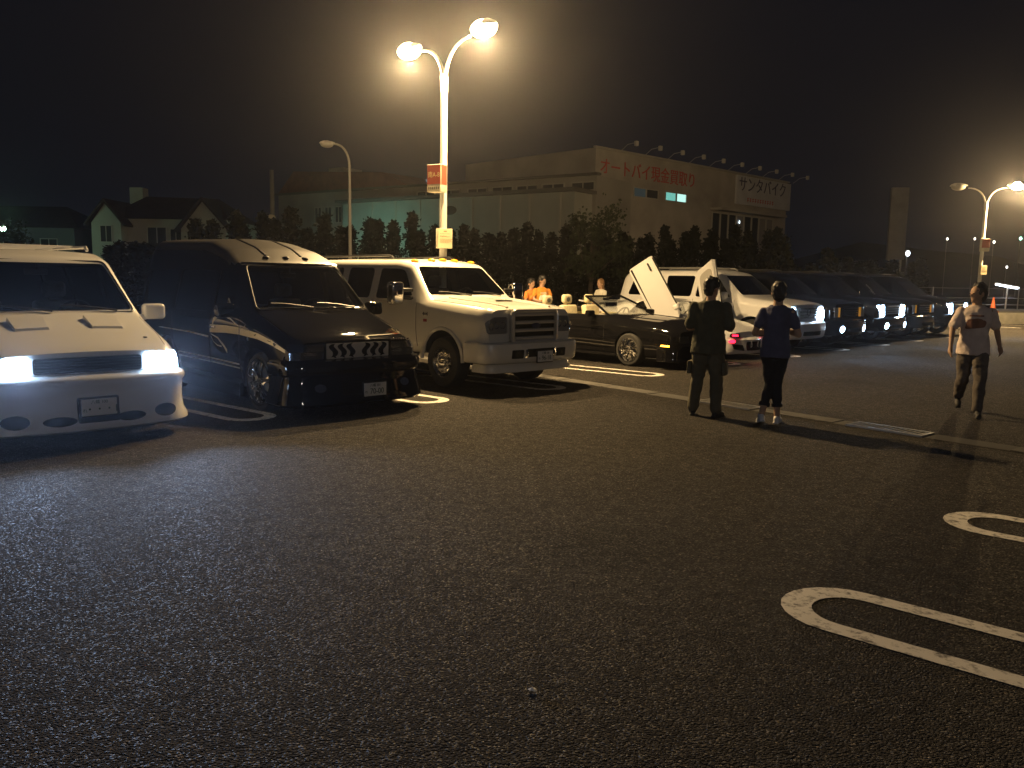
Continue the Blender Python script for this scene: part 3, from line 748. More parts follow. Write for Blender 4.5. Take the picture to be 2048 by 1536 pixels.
for sd, h, r in ((1,4.0,.52),(2,3.7,.58),(3,4.25,.50)):
    c, t = conifer_meshes(sd, h, r, 620); co = c.build('crown', M_LEAF, None, smooth=False, fix=False); to = t.build('trunk', M_BARK, None); CT.append((co.data, to.data)); bpy.data.objects.remove(co); bpy.data.objects.remove(to)
random.seed(11)
_O = 'first second third fourth fifth sixth seventh eighth ninth tenth eleventh twelfth thirteenth fourteenth fifteenth sixteenth seventeenth eighteenth nineteenth'.split()
def ORD(k):
    k += 1
    if k < 20: return _O[k-1]
    t = ('twenty', 'thirty', 'forty')[k//10-2]
    return t[:-1]+'ieth' if k % 10 == 0 else t+'-'+_O[k % 10-1]
def plant_tree(x, y, k, s, sz, label):
    r = empty('conifer_tree', (x, y, 0), random.uniform(0, 6), label, 'tree', 'clipped conifers along the edge of the car park'); r.scale = (s, s, sz)
    for nm, me in (('crown', CT[k][0]), ('trunk', CT[k][1])): link(bpy.data.objects.new(nm, me), r)
p0, p1 = V((-11.2, 29.6)), V((12.6, 38.8)); n = 48
for k in range(n):
    u = k/(n-1); p = p0.lerp(p1, u)+V((random.gauss(0,.08), random.gauss(0,.25)))
    plant_tree(p.x, p.y, random.randrange(3), random.uniform(.95,1.22), random.uniform(.80,.98), 'dark conical conifer, %s from the left in the dense row before the hall and shop' % ORD(k))
for k in range(9):
    plant_tree(-17.5+k*.8+random.gauss(0,.1), 36-k*.75, random.randrange(3), random.uniform(1.1,1.4), random.uniform(.62,.74), 'low dark conifer, %s from the left in the hedge before the pale house' % ORD(k))
for k in range(12):
    plant_tree(13.4+k*.95, 39.6+k*.85+random.gauss(0,.2), random.randrange(3), random.uniform(1.1,1.4), random.uniform(.60,.80), 'low dark conifer, %s from the left beyond the row of parked suvs' % ORD(k))
def broad(x, y, h, label, seed):
    random.seed(seed); r = empty('bush_tree', (x, y, 0), 0, label, 'tree'); c = MB()
    cl = [V((random.gauss(0,.55), random.gauss(0,.5), h*random.uniform(.45,.95))) for _ in range(26)]
    for q in cl:
        for _ in range(34): leaves(c, q+V((random.gauss(0,.22), random.gauss(0,.22), random.gauss(0,.2))), .13, 3)
    c.build('crown', M_LEAF2, r, smooth=False, fix=False)
    t = MB(); t.tube([(0,0,0),(.03,0,h*.4),(0,0,h*.75)], [.11,.08,.03], 8)
    for q in cl[::3]: t.tube([(0,0,h*.35),(q.x*.5,q.y*.5,h*.5),tuple(q)], [.035,.022,.008], 6)
    t.build('trunk', M_BARK, r)
broad(3.05, 33.2, 4.6, 'ragged broad-leaved tree among the conifers left of the shop', 5)
broad(-28.5, 47, 4.2, 'dark broad-leaved tree beside the green yard lamp', 8)
broad(-16.5, 50, 3.6, 'dark shrub right of the pale house', 9)
random.seed(21)
# fence at the far end
F = empty('fence', (19.5, 43.2, .50), atan2(6.4, 33), 'low wire fence on the verge at the far right', 'fence')
for k in range(13): b = MB(); b.tube([(k*2.6,0,0),(k*2.6,0,1.15)], .03, 8); b.build('post', M_STEEL, F)
for z in (.25,.6,1.1): b = MB(); b.tube([(0,-.035,z),(31.2,-.035,z)], .016, 6); b.build('rail', M_STEEL, F)
# traffic cone
r = empty('traffic_cone', (22.9, 39.6, .50), .3, 'orange traffic cone on the verge right of the walking person', 'traffic cone')
b = MB(); b.lathe([(.14,.04),(.030,.70),(.022,.71),(0,.71)], 24); b.build('cone', mat('cone_orange', (.75,.16,.03), .5), r)
b = MB(); b.box((0,0,.02), (.38,.38,.04), bev=.012); b.build('base', mat('cone_orange', (.75,.16,.03), .5), r)
# light tube on a post
r = empty('tube_light', (26.7, 45.0, 0), 0, 'white fluorescent tube light on a post at the far right', 'lamp')
b = MB(); b.tube([(-.62,0,1.83),(.62,0,1.63)], .045, 10); b.build('tube', emat('tube_on', (.80,.86,1.0), 16), r)
b = MB(); b.tube([(-.66,.05,1.90),(.66,.05,1.70)], .05, 8); b.build('housing', M_POLE, r)
b = MB(); b.tube([(.05,.1,0),(.05,.06,1.77)], .04, 8); b.build('post', M_POLE, r)
# far street lights
far = [((56.5,120),6.2,.30,(.85,.92,1.0),'bright white far lamp right of the pylon sign'),((77.5,150),10.0,.16,(1,.9,.75),'faint far lamp well right of the pylon sign'),((82.4,150),10.1,.15,(1,.92,.8),'faint far lamp left of the brownish bay sign'),
       ((85.9,150),9.6,.18,(1,.95,.85),'faint far lamp right of the brownish bay sign'),((90.6,150),10.3,.22,(.45,1,.75),'green far lamp at the right edge'),((88.6,150),5.2,.16,(1,.95,.9),'small far lamp above the fluorescent tube'),((24.2,80),7.0,.05,(.9,.9,.8),'tiny far lamp behind the parked suvs')]
for (x, y), z, rad, c, lb in far:
    r = empty('distant_lamp', (x, y, 0), 0, lb, 'street lamp'); b = MB(); b.tube([(0,.2,0),(0,.2,z+.3)], .07, 6); b.build('pole', mat('grey_pole', (.34,.33,.31), .5), r)
    b = MB(); b.ellipsoid((0,0,z), (rad,rad,rad*1.3), 10, 6); b.build('lamp_glass', emat('far_%s' % lb.split()[0], c, 7), r)
    b = MB(); b.box((0,.1,z+rad*1.3+.06), (rad*1.6,.4,.08)); b.build('lamp_head', mat('grey_pole', (.34,.33,.31), .5), r)
# scrap of litter on the asphalt, its glint painted as plain white
b = MB(); random.seed(3); vs = [V((.018*cos(k*1.05)+random.gauss(0,.003), .016*sin(k*1.05), .008+.008*random.random())) for k in range(6)]+[V((0,0,.024))]
b.add(vs, [(k,(k+1)%6,6) for k in range(6)]+[tuple(range(6))[::-1]]); o = b.build('glint_scrap', mat('painted_glint', (.88,.88,.88), .6), smooth=False); o.location = (.106, 3.262, 0)
tag(o, 'tiny scrap lying on the dark asphalt, its bright glint painted white', 'litter')
# ================================================================== vehicles
HEADING = radians(-46)
def mirrored(p): return [(-a, b) for a, b in p][::-1]

ASTRO = [  # x, zb, wb, wm, zm, wk, zk, wt, zt, rt, cr
 (0.00, .42, .74, .84, .62, .84, .80, .76, .900, .05, .02),
 (-.10, .38, .88, .925, .62, .91, .84, .80, .945, .08, .03),
 (-.35, .30, .91, .970, .62, .955, .91, .84, 1.03, .09, .03),
 (-.92, .24, .92, .985, .65, .975, 1.04, .85, 1.215, .09, .03),
 (-1.02, .24, .92, .985, .65, .975, 1.08, .85, 1.25, .09, .03),
 (-1.62, .22, .92, .985, .66, .970, 1.12, .745, 1.845, .09, .03),
 (-1.95, .22, .92, .985, .66, .970, 1.14, .765, 1.92, .11, .03),
 (-3.2, .22, .92, .985, .66, .970, 1.14, .775, 1.935, .11, .03),
 (-4.60, .22, .90, .970, .66, .960, 1.14, .77, 1.92, .11, .03),
 (-4.80, .30, .84, .920, .66, .920, 1.14, .72, 1.86, .12, .03)]
HIGHTOP = ASTRO[:5]+[
 (-1.60, .22, .92, .985, .66, .970, 1.12, .745, 1.82, .07, .03),
 (-1.66, .22, .92, .985, .66, .970, 1.12, .80, 1.86, .08, .03),
 (-2.1, .22, .92, .985, .66, .970, 1.14, .74, 2.04, .12, .04),
 (-2.7, .22, .92, .985, .66, .970, 1.14, .70, 2.17, .14, .05),
 (-4.55, .22, .90, .970, .66, .960, 1.14, .70, 2.20, .14, .05),
 (-4.80, .30, .84, .920, .66, .920, 1.14, .66, 2.10, .14, .05)]
def van(name, label, loc, rz, high):
    root = empty(name, loc, rz, label, 'van', None)
    paint = M_BLACK if high else M_WHITE
    K = HIGHTOP if high else ASTRO
    shield = rounded([(-.80,1.285),(.80,1.285),(.665,1.80),(-.665,1.80)], .05)
    sw = [rounded([(-1.30,1.20),(-1.62,1.72),(-2.05,1.76),(-2.05,1.20)], .04),
          rounded([(-2.17,1.20),(-2.17,1.76),(-3.35,1.76),(-3.35,1.20)], .05),
          rounded([(-3.45,1.20),(-3.45,1.76),(-4.55,1.74),(-4.55,1.20)], .05)]
    WR, WZ, WX, WX2 = (.385, .372, -.76, -3.6) if high else (.345, .335, -.82, -3.65)
    body, bv = body_shell(K, paint, root, {WX: WZ, WX2: WZ}, WR+.045, (-1.10, -4.6, .5), sw, [(shield, -.97, -1.9)])
    patch('windshield', bv, inset(shield, -.012), 'F', -.010, .006, M_GLASS, root)
    tr = MB()
    for s in 'LR':
        for i, w in enumerate(sw): patch('side_window', bv, inset(w, -.01), s, -.012, .006, M_TINT, root)
    # weatherstrip round the windscreen
    fr = rounded([(-.825,1.262),(.825,1.262),(.685,1.825),(-.685,1.825)], .06)
    ring = [];
    for p in fr+[fr[0]]:
        h = bv.ray_cast(V((6, p[0], p[1])), V((-1,0,0)), 20)[0]
        if h: ring.append(h+V((.004, 0, .002)))
    MB().tube(ring, .011, 6, cap=False).build('windshield_seal', M_BLACKP, root)
    # cabin
    d = MB(); d.prism([(-.98,1.12),(-.98,1.20),(-1.25,1.262),(-1.62,1.265),(-1.68,1.14),(-1.62,.95),(-1.0,.95)], -.86, .86, 'Y')
    d.ellipsoid((-1.55, .40, 1.25), (.14, .2, .07)); d.build('dashboard', M_DASH, root)
    swheel(root, -1.78, .40, 1.20)
    for y in (.42, -.42): seat(root, -2.25, y, .72, M_SEATG, .54)
    mb = MB(); mb.box((-1.72, 0, 1.70), (.03, .24, .07), bev=.012); mb.tube([(-1.70,0,1.73),(-1.66,0,1.82)], .01, 6); mb.build('rear_view_mirror', M_BLACKP, root)
    for s, y0, y1 in ((1, -.05, -.62), (1, .62, .05)):
        pts = []
        for k in range(7):
            u = k/6; y = y1+(y0-y1)*u if False else y0+(y1-y0)*u; z = 1.272+.055*sin(u*pi*.5)
            h = bv.ray_cast(V((6, y, z)), V((-1,0,0)), 20)[0]; pts.append(h+V((.02, 0, .012)))
        wiper(root, pts, .012)
    # bonnet edge and door shut lines
    for s in (-1, 1):
        ln = []
        for k in range(12):
            x = -.14-.80*k/11; h = bv.ray_cast(V((x, s*(.80+.035*min(1, k/4)), 6)), V((0,0,-1)), 20)[0]
            if h: ln.append(h+V((0, 0, -.001)))
        MB().tube(ln, .005, 4).build('hood_gap', M_BLACKP, root)
        for xx in (-1.22, -2.12, -3.40):
            ln = []
            for k in range(12):
                z = .34+.82*k/11; h = bv.ray_cast(V((xx-(.0 if xx < -1.5 else .02*k/11), s*4, z)), V((0,-s,0)), 20)[0]
                if h and abs(h.y) > .5: ln.append(h)
            MB().tube(ln, .005, 4).build('door_gap', M_BLACKP, root)
        h = bv.ray_cast(V((-1.98, s*4, 1.0)), V((0,-s,0)), 20)[0]
        b = MB(); b.box(h+V((0, s*.018, 0)), (.17, .03, .035), bev=.01); b.build('door_handle', M_CHROME if high else M_WHITE, root)
    # grille between the lamps
    if not high:
        patch('grille', bv, rect(-.505, .505, .715, .868, .03), 'F', .006, .02, M_MESH, root)
        for k in range(5):
            z = .735+k*.028; ln = []
            for j in range(9):
                h = bv.ray_cast(V((6, -.49+.98*j/8, z)), V((-1,0,0)), 20)[0]; ln.append(h+V((.010, 0, 0)))
            MB().tube(ln, .005, 4).build('grille_bar', M_BLACKP, root)
    # lamps
    for s in (-1, 1):
        q = rect(.535, .895, .705, .880, .03)
        if s < 0: q = mirrored(q)
        if not high:
            patch('headlight', bv, q, 'F', .016, .03, M_HEAD, root, step=.05)
            spot('headlight_beam', root, (.30, s*.70, .76), (1, s*.03, -.15), HEAD_W, HEAD_C, 88, .9)
        else:
            q1 = rect(.50, .90, .795, .880, .015); q2 = rect(.50, .90, .70, .785, .015)
            if s < 0: q1, q2 = mirrored(q1), mirrored(q2)
            hb = patch('headlight', bv, q1, 'F', .014, .02, M_CHROME, root, step=.05)
            patch('lens', bv, q1, 'F', .030, .006, M_LENSC, hb, step=.05)
            hb = patch('headlight', bv, q2, 'F', .014, .02, mat('lamp_reflector', (.30, .31, .34), .22, .8), root, step=.05)
            patch('lens', bv, q2, 'F', .030, .006, M_LENSC, hb, step=.05)
    # bumper
    if not high:
        prof = [(-.10,.70),(-.02,.70),(.025,.685),(.058,.665),(.072,.635),(.066,.60),(.045,.575),(.036,.50),(.036,.37),(.05,.28),(.085,.21),(.09,.17),(.05,.145),(-.10,.15)]
        bp = sweep(prof, arc_path(.955, .12, .40, .30, .07), 'bumper', M_WHITE, root); bb = bvh_of(bp)
        for y, z, a, b in ((.33,.265,.15,.045),(-.33,.265,.15,.045),(.70,.285,.12,.065),(-.70,.285,.12,.065)):
            patch('air_intake', bb, oval(y, z, a, b), 'F', .004, .02, M_MESH, root, step=.05)
        patch('plate_recess', bb, rect(-.175, .215, .235, .485, .02), 'F', .004, .02, M_MESH, root, step=.08)
        plate(root, .188, .02, .385, '・・・1', '八幡 100', hira='れ', tilt=0)
        sk = MB(); sk.add(*[[], []])
        for s in (-1, 1):
            b = MB(); b.prism([(-1.22,.16),(-1.22,.30),(-3.2,.30),(-3.2,.16)], s*.93, s*.985, 'Y'); b.build('side_skirt', M_WHITE, root)
            # bonnet scoops
            sc = MB(); y = s*.36
            c0 = [(-.52, y-.16), (-.52, y+.16), (-.80, y+.17), (-.80, y-.17)]
            zz = [bv.ray_cast(V((a, b_, 6)), V((0,0,-1)), 20)[0].z for a, b_ in c0]
            vs = [V((a, b_, z-.01)) for (a, b_), z in zip(c0, zz)]+[V((-.54, y-.15, zz[0]+.028)), V((-.54, y+.15, zz[1]+.028)), V((-.80, y+.16, zz[2]+.042)), V((-.80, y-.16, zz[3]+.042))]
            sc.add(vs, [(0,1,2,3),(4,5,6,7),(0,1,5,4),(1,2,6,5),(2,3,7,6),(3,0,4,7)]); so = sc.build('hood_scoop', M_WHITE, root)
            op = MB(); op.box((-.806, y, (zz[2]+zz[3])/2+.018), (.012, .28, .026)); op.build('scoop_opening', M_MESH, so)
        h = bv.ray_cast(V((-.30, .66, 6)), V((0,0,-1)), 20)[0]
        MB().ellipsoid(h, (.03, .025, .008)).build('hood_pin', M_BLACKP, root)
        for s in (-1, 1):
            rl = MB(); rl.tube([(-1.95, s*.62, 1.955), (-2.0, s*.62, 1.995), (-4.3, s*.62, 2.0), (-4.36, s*.62, 1.955)], .02, 8)
            rl.build('roof_rail', M_WHITE, root)
        for x in (-2.5, -3.3, -4.1):
            rl = MB(); rl.tube([(x, -.62, 2.005), (x, .62, 2.005)], .016, 8); rl.build('roof_bar', M_WHITE, root)
    else:
        prof = [(-.10,.70),(.05,.685),(.075,.64),(.07,.53),(.03,.50),(.04,.40),(.085,.26),(.10,.17),(.05,.13),(-.10,.14)]
        bp = sweep(prof, arc_path(.955, .12, .40, .26, .05), 'bumper', M_BLACK, root); bb = bvh_of(bp)
        for s in (-1, 1):
            q = rect(.42, .80, .56, .62, .02); q = q if s > 0 else mirrored(q)
            patch('turn_lamp', bb, q, 'F', .008, .015, M_LENSC, root, step=.06)
            patch('fog_lamp', bb, oval(s*.62, .36, .075, .05), 'F', .012, .02, M_CHROME, root, step=.05)
            b = MB(); b.prism([(-1.22,.14),(-1.22,.32),(-3.2,.32),(-3.2,.14)], s*.93, s*.99, 'Y'); b.build('side_skirt', M_BLACK, root)
        patch('air_intake', bb, rect(-.34, .34, .25, .42, .05), 'F', .003, .02, M_MESH, root, step=.06)
        plate(root, .215, .12, .305, '70-00', '八幡 301', hira='れ')
        # silver panel with flame cut-outs
        gp = patch('grille_panel', bv, rect(-.455, .455, .698, .885, .012), 'F', .02, .03, mat('brushed_panel', (.66, .63, .56), .42, .25), root)
        def flame(y, s, w, h, z0):
            path = [(.00,-.5),(.26,-.40),(.34,-.12),(.10,.10),(-.08,.30),(.06,.46),(.30,.50)]; wd = [.10,.19,.24,.26,.22,.14,.04]; L, R_ = [], []
            for q, ((a, b_), ww) in enumerate(zip(path, wd)):
                L.append((y+s*(a-ww)*w, z0+b_*h)); R_.append((y+s*(a+ww)*w, z0+b_*h))
            poly = L+R_[::-1]; return poly if s < 0 else poly[::-1]
        for s in (-1, 1):
            for k in range(3):
                patch('flame_cutout', bv, rounded(flame(s*(.385-.125*k), -s, .165, .165, .800), .03, 2), 'F', .024, .006, M_MESH, gp, step=.03)
            for k in range(3):
                patch('flame_cutout', bv, rounded(flame(s*(.325-.125*k), -s, -.085, .085, .748), .016, 2), 'F', .024, .006, M_MESH, gp, step=.03)
        # chrome script on the bonnet lip
        b = MB()
        for k in range(8): b.box((-.005, .52+k*.038, .905), (.012, .026, .022), bev=.004)
        b.build('hood_badge', M_CHROME, root)
        # silver flank bands: the white van's reflection painted on, plus airbrushed swirls
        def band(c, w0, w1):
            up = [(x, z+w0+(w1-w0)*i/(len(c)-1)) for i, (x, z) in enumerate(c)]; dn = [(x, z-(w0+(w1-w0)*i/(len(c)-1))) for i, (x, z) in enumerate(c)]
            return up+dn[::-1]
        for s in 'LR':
            patch('flank_stripe_reflection', bv, band([(-.15,.80),(-.40,.885),(-.75,.95),(-1.21,.985)], .018, .046), s, .003, .004, M_SILV, root, step=.12)
            patch('flank_stripe_reflection', bv, band([(-1.23,.987),(-1.6,.99),(-2.10,.975)], .046, .054), s, .003, .004, M_SILV, root, step=.12)
            patch('flank_stripe_reflection', bv, band([(-2.02,1.03),(-1.98,1.10),(-1.86,1.155),(-1.70,1.165)], .03, .012), s, .003, .004, M_SILV, root, step=.06)
            patch('flank_stripe_reflection', bv, band([(-1.70,1.165),(-1.5,1.13),(-1.25,1.05)], .012, .004), s, .003, .004, M_SILV, root, step=.1)
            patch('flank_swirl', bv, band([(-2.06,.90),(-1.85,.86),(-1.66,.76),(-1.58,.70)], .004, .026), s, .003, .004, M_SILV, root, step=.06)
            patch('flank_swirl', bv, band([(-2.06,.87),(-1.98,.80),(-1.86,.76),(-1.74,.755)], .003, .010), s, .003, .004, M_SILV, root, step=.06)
            patch('flank_stripe_reflection', bv, band([(-1.26,.555),(-2.1,.575),(-3.2,.585)], .010, .006), s, .003, .004, M_SILV, root, step=.15)
            patch('flank_stripe_reflection', bv, band([(-1.26,.505),(-2.1,.52),(-3.2,.53)], .008, .005), s, .003, .004, M_SILV, root, step=.15)
            patch('flank_stripe_reflection', bv, band([(-2.15,.86),(-2.8,.89),(-3.9,.90)], .012, .006), s, .003, .004, M_SILV, root, step=.15)
        h = bv.ray_cast(V((-.98, -4, .90)), V((0,1,0)), 20)[0]
        MB().lathe([(0,-.012),(.022,-.010),(.026,0)], 16, 'Y', h).build('fuel_badge', M_CHROME, root)
        for y in (-.3, 0, .3):
            h = bv.ray_cast(V((-1.78, y, 6)), V((0,0,-1)), 20)[0]; b = MB(); b.ellipsoid(h+V((0,0,.004)), (.06, .045, .022)); b.build('roof_marker', M_AMBER if False else M_BLACKP, root)
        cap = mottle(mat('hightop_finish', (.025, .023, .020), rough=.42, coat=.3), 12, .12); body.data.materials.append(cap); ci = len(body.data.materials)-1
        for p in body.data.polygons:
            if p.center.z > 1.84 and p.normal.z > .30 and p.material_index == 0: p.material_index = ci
        for y in (-.27, .27):
            ln = [bv.ray_cast(V((-1.85-.9*q/9, y, 6)), V((0,0,-1)), 20)[0] for q in range(10)]
            MB().tube(ln, .016, 6).build('roof_groove', M_BLACKP, root)
        lip = MB(); pts = []
        for k in range(15):
            y = -.72+1.44*k/14; h = bv.ray_cast(V((6, y, 1.858)), V((-1,0,0)), 20)[0]; pts.append(h+V((.012, 0, 0)))
        lip.tube(pts, .012, 6); lip.build('visor_lip', M_BLACK, root)
    # mirrors
    for s in (-1, 1):
        b = MB(); b.box((-1.30, s*1.13, 1.25), (.15, .25, .185), bev=.045)
        b.tube([(-1.30, s*.90, 1.17), (-1.29, s*1.04, 1.19)], [.045, .035], 8); mo = b.build('side_mirror', paint, root)
        g = MB(); g.box((-1.377, s*1.13, 1.25), (.006, .20, .14), bev=.002); g.build('mirror_glass', M_CHROME, mo)
    for x in (WX, WX2):
        for s in (-1, 1): wheel(root, (x, s*.845, WZ), WR-.01, .285 if high else .235, .23, 'spoke', 6 if high else 5, s)
    return root

TRUCK = [
 (0.00, .62, .80, .88, .80, .88, 1.08, .80, 1.235, .08, .02),
 (-.10, .58, .90, .96, .80, .955, 1.10, .86, 1.265, .09, .03),
 (-.40, .55, .93, 1.00, .80, .99, 1.13, .90, 1.29, .09, .04),
 (-1.30, .52, .95, 1.01, .82, 1.00, 1.20, .92, 1.36, .09, .04),
 (-1.42, .50, .95, 1.01, .84, 1.00, 1.25, .90, 1.39, .08, .04),
 (-2.02, .48, .95, 1.01, .86, 1.00, 1.28, .77, 1.93, .09, .03),
 (-2.35, .48, .95, 1.01, .86, 1.00, 1.28, .80, 1.99, .11, .03),
 (-4.2, .48, .95, 1.01, .86, 1.00, 1.28, .80, 2.0, .11, .03),
 (-5.55, .50, .94, 1.00, .86, .99, 1.28, .80, 1.98, .11, .03),
 (-5.75, .56, .88, .95, .86, .95, 1.28, .76, 1.93, .12, .03)]
def truck(loc, rz):
    root = empty('suv', loc, rz, 'cream full-size four-by-four with amber roof lamps, chrome grille and big tow mirrors', 'suv')
    P = M_CREAM
    shield = rounded([(-.84,1.43),(.84,1.43),(.70,1.885),(-.70,1.885)], .06)
    sw = [rounded([(-1.74,1.34),(-2.12,1.80),(-2.22,1.84),(-2.78,1.85),(-2.78,1.34)], .06),
          rounded([(-2.98,1.34),(-2.98,1.85),(-3.75,1.86),(-3.75,1.34)], .08),
          rounded([(-3.95,1.34),(-3.95,1.86),(-5.45,1.84),(-5.45,1.34)], .08)]
    WX, WX2, WZ, R = -.95, -4.42, .395, .40
    body, bv = body_shell(TRUCK, P, root, {WX: WZ+.03, WX2: WZ+.03}, R+.085, (-1.55, -5.5, .7), sw, [(shield, -1.30, -2.3)])
    patch('windshield', bv, inset(shield, -.012), 'F', -.010, .006, M_GLASS, root)
    for s in 'LR':
        for w in sw: patch('side_window', bv, inset(w, -.01), s, -.012, .006, M_TINT, root)
    d = MB(); d.prism([(-1.45,1.2),(-1.45,1.36),(-1.75,1.41),(-2.0,1.40),(-2.05,1.25),(-2.0,1.0),(-1.5,1.0)], -.88, .88, 'Y'); d.build('dashboard', M_DASH, root)
    swheel(root, -2.12, .42, 1.36)
    for y in (.44, -.44): seat(root, -2.55, y, .88, M_SEATG, .56)
    for y in (.44, -.44): seat(root, -3.5, y, .88, M_SEATG, .56)
    for y0, y1 in ((-.06, -.66), (.66, .06)):
        pts = []
        for k in range(7):
            u = k/6; h = bv.ray_cast(V((6, y0+(y1-y0)*u, 1.415+.05*sin(u*pi*.5))), V((-1,0,0)), 20)[0]; pts.append(h+V((.02, 0, .012)))
        wiper(root, pts, .012)
    # grille
    go = MB()
    for z in (.80, .92, 1.04, 1.16): go.box((.080, 0, z+.01), (.06, .86, .052), bev=.014)
    g = MB(); g.box((.035, 0, .985), (.05, .90, .44)); gr = g.build('grille', M_MESH, root)
    bo = go; bo.build('grille_bars', mat('bright_trim', (.62,.60,.55), .3, .45), gr)
    f = MB(); ring = [V((.085, y, z)) for y, z in rect(-.475, .475, .755, 1.225, .07)]
    f.tube(ring+[ring[0]], .034, 8, cap=False); f.build('grille_frame', mat('bright_trim', (.62,.60,.55), .3, .45), gr)
    e = MB(); e.ellipsoid((.11, 0, 1.0), (.018, .10, .042)); e.build('badge', mat('badge_blue', (.02, .03, .10), .3, .2), gr)
    for s in (-1, 1):
        b = MB(); b.box((.06, s*.475, .98), (.055, .035, .44), bev=.012); b.build('grille_post', M_CHROME, gr)
        q = rounded([(.53,.885),(.90,.885),(.925,1.06),(.80,1.135),(.53,1.135)], .035); q = q if s > 0 else mirrored(q)
        hl = patch('headlight', bv, q, 'F', .012, .03, mat('headlight_reflector', (.50, .50, .50), .25, .35), root, step=.05)
        patch('lens', bv, q, 'F', .032, .006, M_LENSC, hl, step=.05)
        rf = MB()
        for y, z in ((.62,1.01),(.75,1.01),(.86,.99)):
            h = bv.ray_cast(V((6, s*y, z)), V((-1,0,0)), 20)[0]
            rf.lathe([(.055,.022),(.035,.008),(.012,.002),(0,.004)], 18, 'X', h)
        rf.build('lamp_bowl', M_CHROME, hl)
        b = MB(); b.tube([V((-.03, s*.62, .905)), V((-.05, s*.88, .905))], .012, 6); b.build('lamp_divider', M_AMBER if False else M_CHROME, hl)
        # bonnet creases
        ln = []
        for k in range(14):
            x = -.06-1.22*k/13; h = bv.ray_cast(V((x, s*(.46+.12*k/13), 6)), V((0,0,-1)), 20)[0]; ln.append(h+V((0,0,.004)))
        MB().tube(ln, [.028]*14, 8, sx=.7).build('hood_ridge', P, root)
        ln = []
        for k in range(14):
            x = -.10-1.20*k/13; h = bv.ray_cast(V((x, s*(.83+.06*k/13), 6)), V((0,0,-1)), 20)[0]; ln.append(h)
        MB().tube(ln, .006, 4).build('hood_gap', M_BLACKP, root)
        for xx in (-1.62, -2.88, -3.86):
            ln = [bv.ray_cast(V((xx, s*4, .60+.70*k/9)), V((0,-s,0)), 20)[0] for k in range(10)]
            MB().tube([h for h in ln if h], .006, 4).build('door_gap', M_BLACKP, root)
        for xx in (-2.68, -3.70):
            h = bv.ray_cast(V((xx, s*4, 1.18)), V((0,-s,0)), 20)[0]; b = MB(); b.box(h+V((0, s*.018, 0)), (.18, .03, .045), bev=.012); b.build('door_handle', M_CHROME, root)
        # fender badge
        h = bv.ray_cast(V((-1.38, s*4, 1.13)), V((0,-s,0)), 20)[0]
        mt = Matrix.Translation(h+V((0, s*.003, 0))) @ (Matrix.Rotation(pi if s > 0 else 0, 4, 'Z') @ Matrix.Rotation(pi/2, 4, 'X'))
        text('fender_badge', '4×4', .085, M_BLACKP, root, mt, .004)
        b = MB(); b.box(h+V((0, s*.004, -.10)), (.09, .008, .045), bev=.003); b.build('fender_emblem', mat('emblem_red', (.25, .02, .02), .4), root)
        # arch flare
        pts = [(WX+(R+.10)*cos(a), s*1.005, WZ+.03+(R+.10)*sin(a)) for a in [pi*k/16 for k in range(17)]]
        MB().tube(pts, .03, 8).build('arch_flare', P, root)
        pts = [(WX2+(R+.10)*cos(a), s*1.0, WZ+.03+(R+.10)*sin(a)) for a in [pi*k/16 for k in range(17)]]
        MB().tube(pts, .03, 8).build('arch_flare', P, root)
        # tow mirrors
        b = MB(); b.box((-1.72, s*1.33, 1.45), (.16, .24, .36), bev=.05); mo = b.build('side_mirror', M_CHROME, root)
        b = MB(); b.box((-1.70, s*1.12, 1.50), (.07, .22, .06), bev=.02); b.box((-1.70, s*1.12, 1.38), (.07, .22, .06), bev=.02); b.build('mirror_arm', M_BLACKP, mo)
        b = MB(); b.box((-1.81, s*1.33, 1.45), (.015, .20, .30), bev=.005); b.build('mirror_glass', M_CHROME, mo)
        b = MB(); b.box((-3.0, s*.98, .46), (2.5, .10, .05), bev=.015); b.build('side_step', P, root)
        q = [(-1.85,.55),(-1.70,.95),(-1.55,1.20),(-1.42,1.20),(-1.6,.85),(-1.66,.55)]
    # roof lamps
    for y in (-.62, -.25, 0, .25, .62):
        h = bv.ray_cast(V((-2.16-.03*(1-abs(y)/.62), y, 6)), V((0,0,-1)), 20)[0]; b = MB()
        b.ellipsoid(h+V((0,0,.008)), (.085, .055, .035)); b.build('roof_lamp', M_AMBER, root)
    for s in (-1, 1):
        MB().tube([(-2.7, s*.66, 2.03), (-2.8, s*.66, 2.07), (-5.2, s*.66, 2.06), (-5.3, s*.66, 2.02)], .018, 6).build('roof_rail', M_BLACKP, root)
    # hood scoop slot
    h = bv.ray_cast(V((-.62, .0, 6)), V((0,0,-1)), 20)[0]; b = MB(); b.box(h+V((0,0,.006)), (.05, .34, .03), bev=.01); b.build('hood_vent', M_MESH, root)
    # bumper in body colour, with square openings
    prof = [(-.12,.755),(.02,.755),(.06,.735),(.075,.66),(.07,.58),(.055,.47),(.02,.44),(-.12,.45)]
    bp = sweep(prof, arc_path(.99, .16, .38, .24, .06), 'bumper', P, root); bb = bvh_of(bp)
    for s in (-1, 1):
        q = rect(.36, .585, .515, .645, .02); q = q if s > 0 else mirrored(q)
        fo = patch('fog_opening', bb, q, 'F', .006, .02, M_MESH, root, step=.06)
        patch('fog_lamp', bb, oval(s*.47, .58, .05, .045), 'F', .014, .01, M_LENSC, fo, step=.04)
        b = MB(); b.tube([(.215, s*.30, .64), (.24, s*.30, .58), (.215, s*.30, .52)], .02, 8); b.build('tow_hook', M_CHROME, root)
    patch('bumper_slot', bb, rect(-.29, .29, .53, .655, .015), 'F', .005, .02, M_MESH, root, step=.06)
    plate(root, .262, .07, .53, '96-18', '八幡 100', hira='れ')
